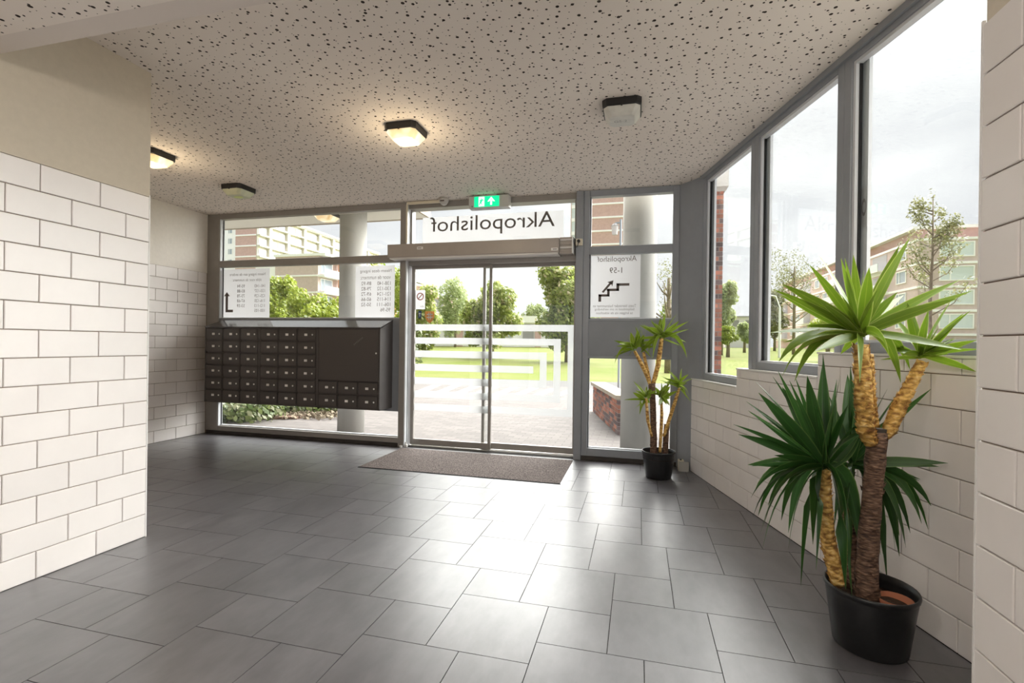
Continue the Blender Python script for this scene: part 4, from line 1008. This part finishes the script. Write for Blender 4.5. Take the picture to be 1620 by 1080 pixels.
tree_px('round_shrub', 'bright yellow shrub before the balconies', 34, 1284, 1336, 488, 560, 1500, .16, 'tree_lime', 23, cat='shrub')
tree_px('garden_tree', 'leafy lime shrub below the twigs between column and corner post', 28, 1034, 1082, 466, 560, 1600, .16, 'tree_lime', 25)
tree_px('bare_tree', 'thin bare twiggy tree between concrete column and corner post', 22, 1036, 1080, 408, 500, 160, .08, 'tree_olive', 26, branches=24)
# sapling
sd = 11.5; sb = at(1473, 470, sd); sb.z = 0; tp_ = at(1474, 302, sd).z
sap = empty('sapling_tree', (sb.x, sb.y, -.02)); tag(sap, 'slender young tree with sparse leaves beyond the wide window', 'tree')
MB().tube([(0, 0, 0), (.01, 0, 1.2), (-.01, .02, 2.4), (.02, 0, 3.6), (.01, 0, tp_-.1)], [.055, .05, .042, .025, .008], 8).build('trunk', 'bark', sap, True)
b = MB(); rng = random.Random(3); bl = []
for k in range(26):
    z = 2.05+(tp_-2.5)*rng.random()**.9; th = rng.uniform(0, 6.283); L = .95*(1-.75*(z-2.05)/(tp_-2.05)); e = Vector((math.cos(th)*L*.8, math.sin(th)*L*.8, z+L*.75))
    b.tube([(0, 0, z), (math.cos(th)*L*.5, math.sin(th)*L*.5, z+L*.28), e], [.016, .010, .004], 5)
    for q in (.55, .8, 1.0): bl.append((e.x*q, e.y*q, z+(e.z-z)*q, .16, .16, .15))
bl.append((0, 0, tp_-.15, .10, .10, .22))
b.build('branches', 'bark', sap)
me = foliage(bl, 2800, .034, rng, .5); me.materials.append(M['tree_olive']); put('crown', me, sap)

# ground cover bed left
ha, hb, hc, hd_ = ground(330, 664, -.02), ground(452, 661, -.02), ground(545, 655, -.02), ground(330, 640, -.02)
bed = o = MB().prism([(p.x, p.y) for p in (ha, ground(470, 663, -.02), ground(540, 650, -.02), ground(560, 630, -.02), ground(300, 625, -.02))], -.02, .02).build('planting_bed', 'mulch'); tag(o, 'bed of brown mulch beside the forecourt', 'flower bed', kind='structure')
bl = []; rng = random.Random(9)
for k in range(60):
    t = rng.random(); s_ = rng.random(); u = 325+t*118; v = 640+s_*14
    p = ground(u, v, .1); bl.append((p.x, p.y, .12, .42, .42, .20))
for k in range(26):
    p = ground(450+rng.random()*90, 634+rng.random()*8, .1); bl.append((p.x, p.y, .12, .5, .5, .25))
me = foliage(bl, 9000, .055, rng, .6); me.materials.append(M['hedge']); o = put('ground_cover', me); tag(o, 'low leafy ground cover shrubs below the mailboxes outside', 'ground cover', kind='stuff')
bl = []
for k in range(40): p = ground(430+rng.random()*110, 648+rng.random()*12, .0); bl.append((p.x, p.y, .02, .3, .3, .02))
me = foliage(bl, 1400, .045, rng, .6); me.materials.append(M['bark']); o = put('leaf_litter', me, bed); o['kind'] = 'stuff'
# dark hedge behind
hA = at(330, 520, 14); hB = at(640, 520, 14); bl = []
for k in range(30): p = hA.lerp(hB, k/29); bl.append((p.x, p.y, 1.2, .7, .5, .75))
me = foliage(bl, 5200, .09, rng, .6); me.materials.append(M['hedge']); o = put('clipped_hedge', me); tag(o, 'dark clipped hedge behind the mailboxes', 'hedge', kind='stuff')

# ------------------------------------------------------------------ outdoors: buildings
def win_mesh(w, h, d=.12, t=.12):
    a = MB(); a.box(0, w, 0, d, 0, t); a.box(0, w, 0, d, h-t, h); a.box(0, t, 0, d, t, h-t); a.box(w-t, w, 0, d, t, h-t); a.box(w*.30, w*.30+t*.8, 0, d, t, h-t)
    return a.mesh('window', 'far_white'), MB().box(t, w-t, d*.45, d*.6, t, h-t)
def windows(parent, face, spots, w, h, pane_m='far_glass', d=.15, t=.12):
    """face: function (a, z) -> (location, rz) on that facade; spots: list of (a, z)"""
    fm, pb = win_mesh(w, h, d, t); pm = pb.mesh('pane', pane_m)
    for a_, z in spots:
        loc, rz = face(a_, z); o = put('window', fm, parent, loc); o.rotation_euler = (0, 0, rz); put('pane', pm, o)
# A: long gallery block far left
dA = 128; cA = at(404, 500, dA); fh = 2.8
A_ = empty('apartment_block', (cA.x, cA.y, 0)); tag(A_, 'long cream gallery apartment block with brick end wall far behind', 'building', kind=None)
nfl = 12; topz = fh*nfl+1.0
gw = 6.6
box('brick_end', 'far_brick', -gw, 0, 0, 60, 0, topz, A_)
box('stair_tower', 'far_white', -gw-4, -gw, .5, 12, 0, topz, A_)
windows(A_, lambda a, z: ((-gw-2.9+a, .42, z), 0), [(0, fh*k+1.7) for k in range(7, 12)], 1.5, 1.6)
for k in range(5, nfl+1):
    box('floor_band', 'far_white', -gw-.1, .05, -.25, 0, fh*k+.75, fh*k+1.1, A_)
    box('gallery_slab', 'far_cream', 0, 1.4, -.2, 60, fh*k+.70, fh*k+1.1, A_)
box('roof_edge', 'far_cream', -gw-.2, 1.7, -.4, 60.3, topz, topz+.55, A_)
box('gallery_wall', 'far_cream', 0, .3, 0, 60, 0, topz, A_)
for j in range(9): box('pier', 'far_cream', .3, 1.2, 3.4+j*7.0, 4.4+j*7.0, 0, topz, A_)
windows(A_, lambda a, z: ((.52, a, z), math.pi/2), [(j*7.0+4.6+q*2.9, fh*k+1.25) for j in range(-1, 7) for q in (0, 1) for k in range(8, 12) if j*7+4.6+q*2.9 > .2], 2.5, 1.7, t=.16)
windows(A_, lambda a, z: ((.52, a, z), math.pi/2), [(.3, fh*k+1.25) for k in range(7, 12)], .9, 1.7, 'far_dark')
# B: brick block left, closer
dB = 80; cB = at(502, 480, dB)
B_ = empty('apartment_block', (cB.x, cB.y, 0)); tag(B_, 'brick apartment block with orange balcony panels behind the lime trees', 'building')
zb = 15.3; box('brick_end', 'far_brick_b', -8.2, 0, 0, 40, 0, zb, B_)
box('side_wall', 'far_white', -12.5, -8.2, .4, 12, 0, zb-.8, B_)
for k in range(1, 6):
    z = zb-.35-2.75*(5-k)-.0
    box('floor_band', 'far_white', -8.3, 0, -.12, 0, z-.25, z, B_); box('balcony_slab', 'far_white', 0, 1.3, 0, 40, z-.30, z, B_)
    if k < 5:
        for j in range(6):
            box('balcony_railing', 'far_curtain', 1.22, 1.28, .4+j*6.5, 4.2+j*6.5, z, z+.95, B_); box('balcony_panel', 'far_orange', .9, 1.25, 4.3+j*6.5, 5.3+j*6.5, z, z+2.4, B_)
windows(B_, lambda a, z: ((.15, a, z), math.pi/2), [(.6+j*6.5, zb-.35-2.75*k+.25) for j in range(6) for k in range(1, 5)], 3.2, 2.0)
box('facade', 'far_brick_b', 0, .05, 0, 40, 0, zb, B_); box('roof_edge', 'far_white', -8.4, 1.5, -.2, 40, zb, zb+.4, B_)
# E: brick gable seen through transom and side window
dE = 103; cE = at(913, 480, dE)
E_ = empty('apartment_block', (cE.x, cE.y, 0)); tag(E_, 'brick gable with white floor bands behind the column lantern', 'building')
eh = 2.8*13
box('brick_end', 'far_brick', 0, 12, 0, 30, 0, eh, E_); box('glazed_bay', 'far_curtain', -1.5, 0, .3, 30, 0, eh, E_)
for k in range(3, 14): box('floor_band', 'far_white', -.1, 12.1, -.2, 0, 2.8*k-.35, 2.8*k, E_); box('bay_band', 'far_white', -1.6, 0, .1, .3, 2.8*k-.7, 2.8*k, E_)
box('bay_mullion', 'far_brick_b', -1.62, -1.42, .05, .3, 0, eh, E_)
# low house row
dH = 66
hL, hR = at(640, 540, dH), at(905, 540, dH); gz = ground_z(hL.lerp(hR, .5)); dx = (hR-hL); dx.z = 0; LH = dx.length; rz = math.atan2(dx.y, dx.x)
H_ = empty('low_house_row', (hL.x, hL.y, gz), rz); tag(H_, 'row of low white houses with brick piers across the lawn', 'building')
zt = at(780, 499, dH).z-gz
box('wall', 'far_white', 0, LH, .2, 8, 0, zt-.2, H_); box('fascia', 'far_white', -.3, LH+.3, -.2, 8, zt-.9, zt, H_)
for uu in (678, 727, 788, 851): 
    x = (uu-640)/265*LH; box('brick_pier', 'far_brick', x-.4, x+.4, -.05, .3, 0, zt-.9, H_)
for u0, u1 in ((703, 719), (827, 844)): box('garage_door', 'far_dark', (u0-640)/265*LH, (u1-640)/265*LH, .1, .25, .6, zt-1.1, H_)
for u0, u1 in ((733, 742), (745, 752), (797, 812), (862, 872)):
    x0_, x1_ = (u0-640)/265*LH, (u1-640)/265*LH; w_ = box('window', 'far_white', x0_, x1_, .08, .25, 1.2, zt-1.1, H_); box('pane', 'far_glass', x0_+.1, x1_-.1, .05, .09, 1.3, zt-1.2, w_)
fp = empty('garden_fence', (hL.x, hL.y, gz), rz); tag(fp, 'long white garden fence before the low houses', 'fence')
box('rail', 'far_white', 0, LH, -2.1, -2.0, .15, .95, fp); box('top_rail', 'far_dark', 0, LH, -2.12, -1.98, .95, 1.05, fp)
# three-storey house behind, with balconies
cG = at(700, 480, 85); G_ = empty('flat_roofed_block', (cG.x, cG.y, 1.2), rz); tag(G_, 'flat roofed brick block with balconies above the low houses', 'building')
zt = at(700, 468, 85).z-1.2; box('wall', 'far_brick', -4.5, 1.6, 0, 9, 0, zt-.3, G_); box('roof_edge', 'far_white', -5, 1.9, -.4, 9, zt-.3, zt, G_)
for k in range(3): box('balcony_slab', 'far_white', -4.5, .4, -1.2, 0, zt-3.1-2.8*k, zt-2.8-2.8*k, G_); box('balcony_opening', 'far_dark', -4.2, .2, -.05, .1, zt-2.8-2.8*k, zt-.6-2.8*k, G_)
# small far house seen in the narrow slanted window
cS = at(1172, 520, 90); S_ = empty('flat_roofed_block', (cS.x, cS.y, 1.2)); tag(S_, 'small white flat roofed house seen through the narrow slanted window', 'building')
zt = at(1172, 499, 90).z-1.2; box('wall', 'far_white', -2.6, 5, 0, 8, 0, zt-.3, S_); box('roof_edge', 'far_dark', -3.0, 5.4, -.5, 8, zt-.3, zt-.1, S_)
for x in (-1.6, .6): w_ = box('window', 'far_white', x, x+1.4, -.1, 0, zt-2.2, zt-.7, S_); box('pane', 'far_dark', x+.15, x+1.25, -.13, -.1, zt-2.05, zt-.85, w_)
# D: red brick apartment block on the right
dD = 58; cD = at(1452, 500, dD); fD = 2.8; zg = 1.0
D_ = empty('apartment_block', (cD.x, cD.y, zg)); tag(D_, 'pink brick apartment block with white windows beyond the sapling', 'building')
zt = at(1510, 378, dD).z-zg
box('front_wall', 'far_brick_b', 0, 22, 0, 14, 0, zt, D_); box('wing_wall', 'far_brick_b', .8, 12, 14, 62, 0, zt, D_)
for k in range(0, 5):
    z = zt-fD*k
    box('floor_band', 'far_white', -.05, 22, -.12, 0, z-.28, z, D_); box('wing_band', 'far_white', -.12, .9, 0, 62, z-.28, z, D_)
box('wing_front', 'far_brick_b', -.03, .85, .01, 62, 0, zt, D_)
box('roof_storey', 'far_brick', 1.0, 22, 2.2, 60, zt, zt+1.5, D_); box('roof_edge', 'far_white', .2, 22.4, 1.8, 61, zt+1.5, zt+1.85, D_)
windows(D_, lambda a, z: ((a, -.10, z), 0), [(a_, zt-fD*k-fD+.55) for k in range(4) for a_ in (2.05, 9.5)], 3.45, 1.75, 'far_curtain')
windows(D_, lambda a, z: ((-.12, a, z), -math.pi/2), [(a_, zt-fD*k-fD+.7) for k in range(4) for a_ in (5.0, 16, 20, 31, 35, 46, 50, 61)], 2.4, 1.6)
for k in range(4):
    z = zt-fD*(k+1)
    for a_ in (7.2, 22.2, 37.2, 52.0):
        o = box('balcony', 'far_white', -1.3, 0, a_, a_+5.0, z-.05, z+.12, D_); box('balcony_front', 'far_curtain', -1.3, -1.22, a_, a_+5.0, z+.12, z+1.05, D_); box('balcony_opening', 'far_dark', -.06, .0, a_+.4, a_+4.5, z+.3, z+2.3, D_)
box('shop_band', 'far_orange', .2, 22, -.1, 0, .35, .8, D_)
# street lamp
sl_ = at(1233, 540, 40); gz = ground_z(sl_)
r = empty('street_lamp', (sl_.x, sl_.y, gz)); tag(r, 'white street lamp post on the lawn edge', 'street lamp')
hz = at(1233, 486, 40).z-gz
MB().cyl((0, 0), .10, 0, hz, 10, .08).build('post', 'pole_white', r); MB().tube([(0, 0, hz), (-.3, 0, hz+.9), (-1.5, 0, hz+1.2)], .05, 6).build('arm', 'pole_white', r); box('lamp_head', 'pole_white', -2.1, -1.3, -.15, .15, hz+1.12, hz+1.28, r)
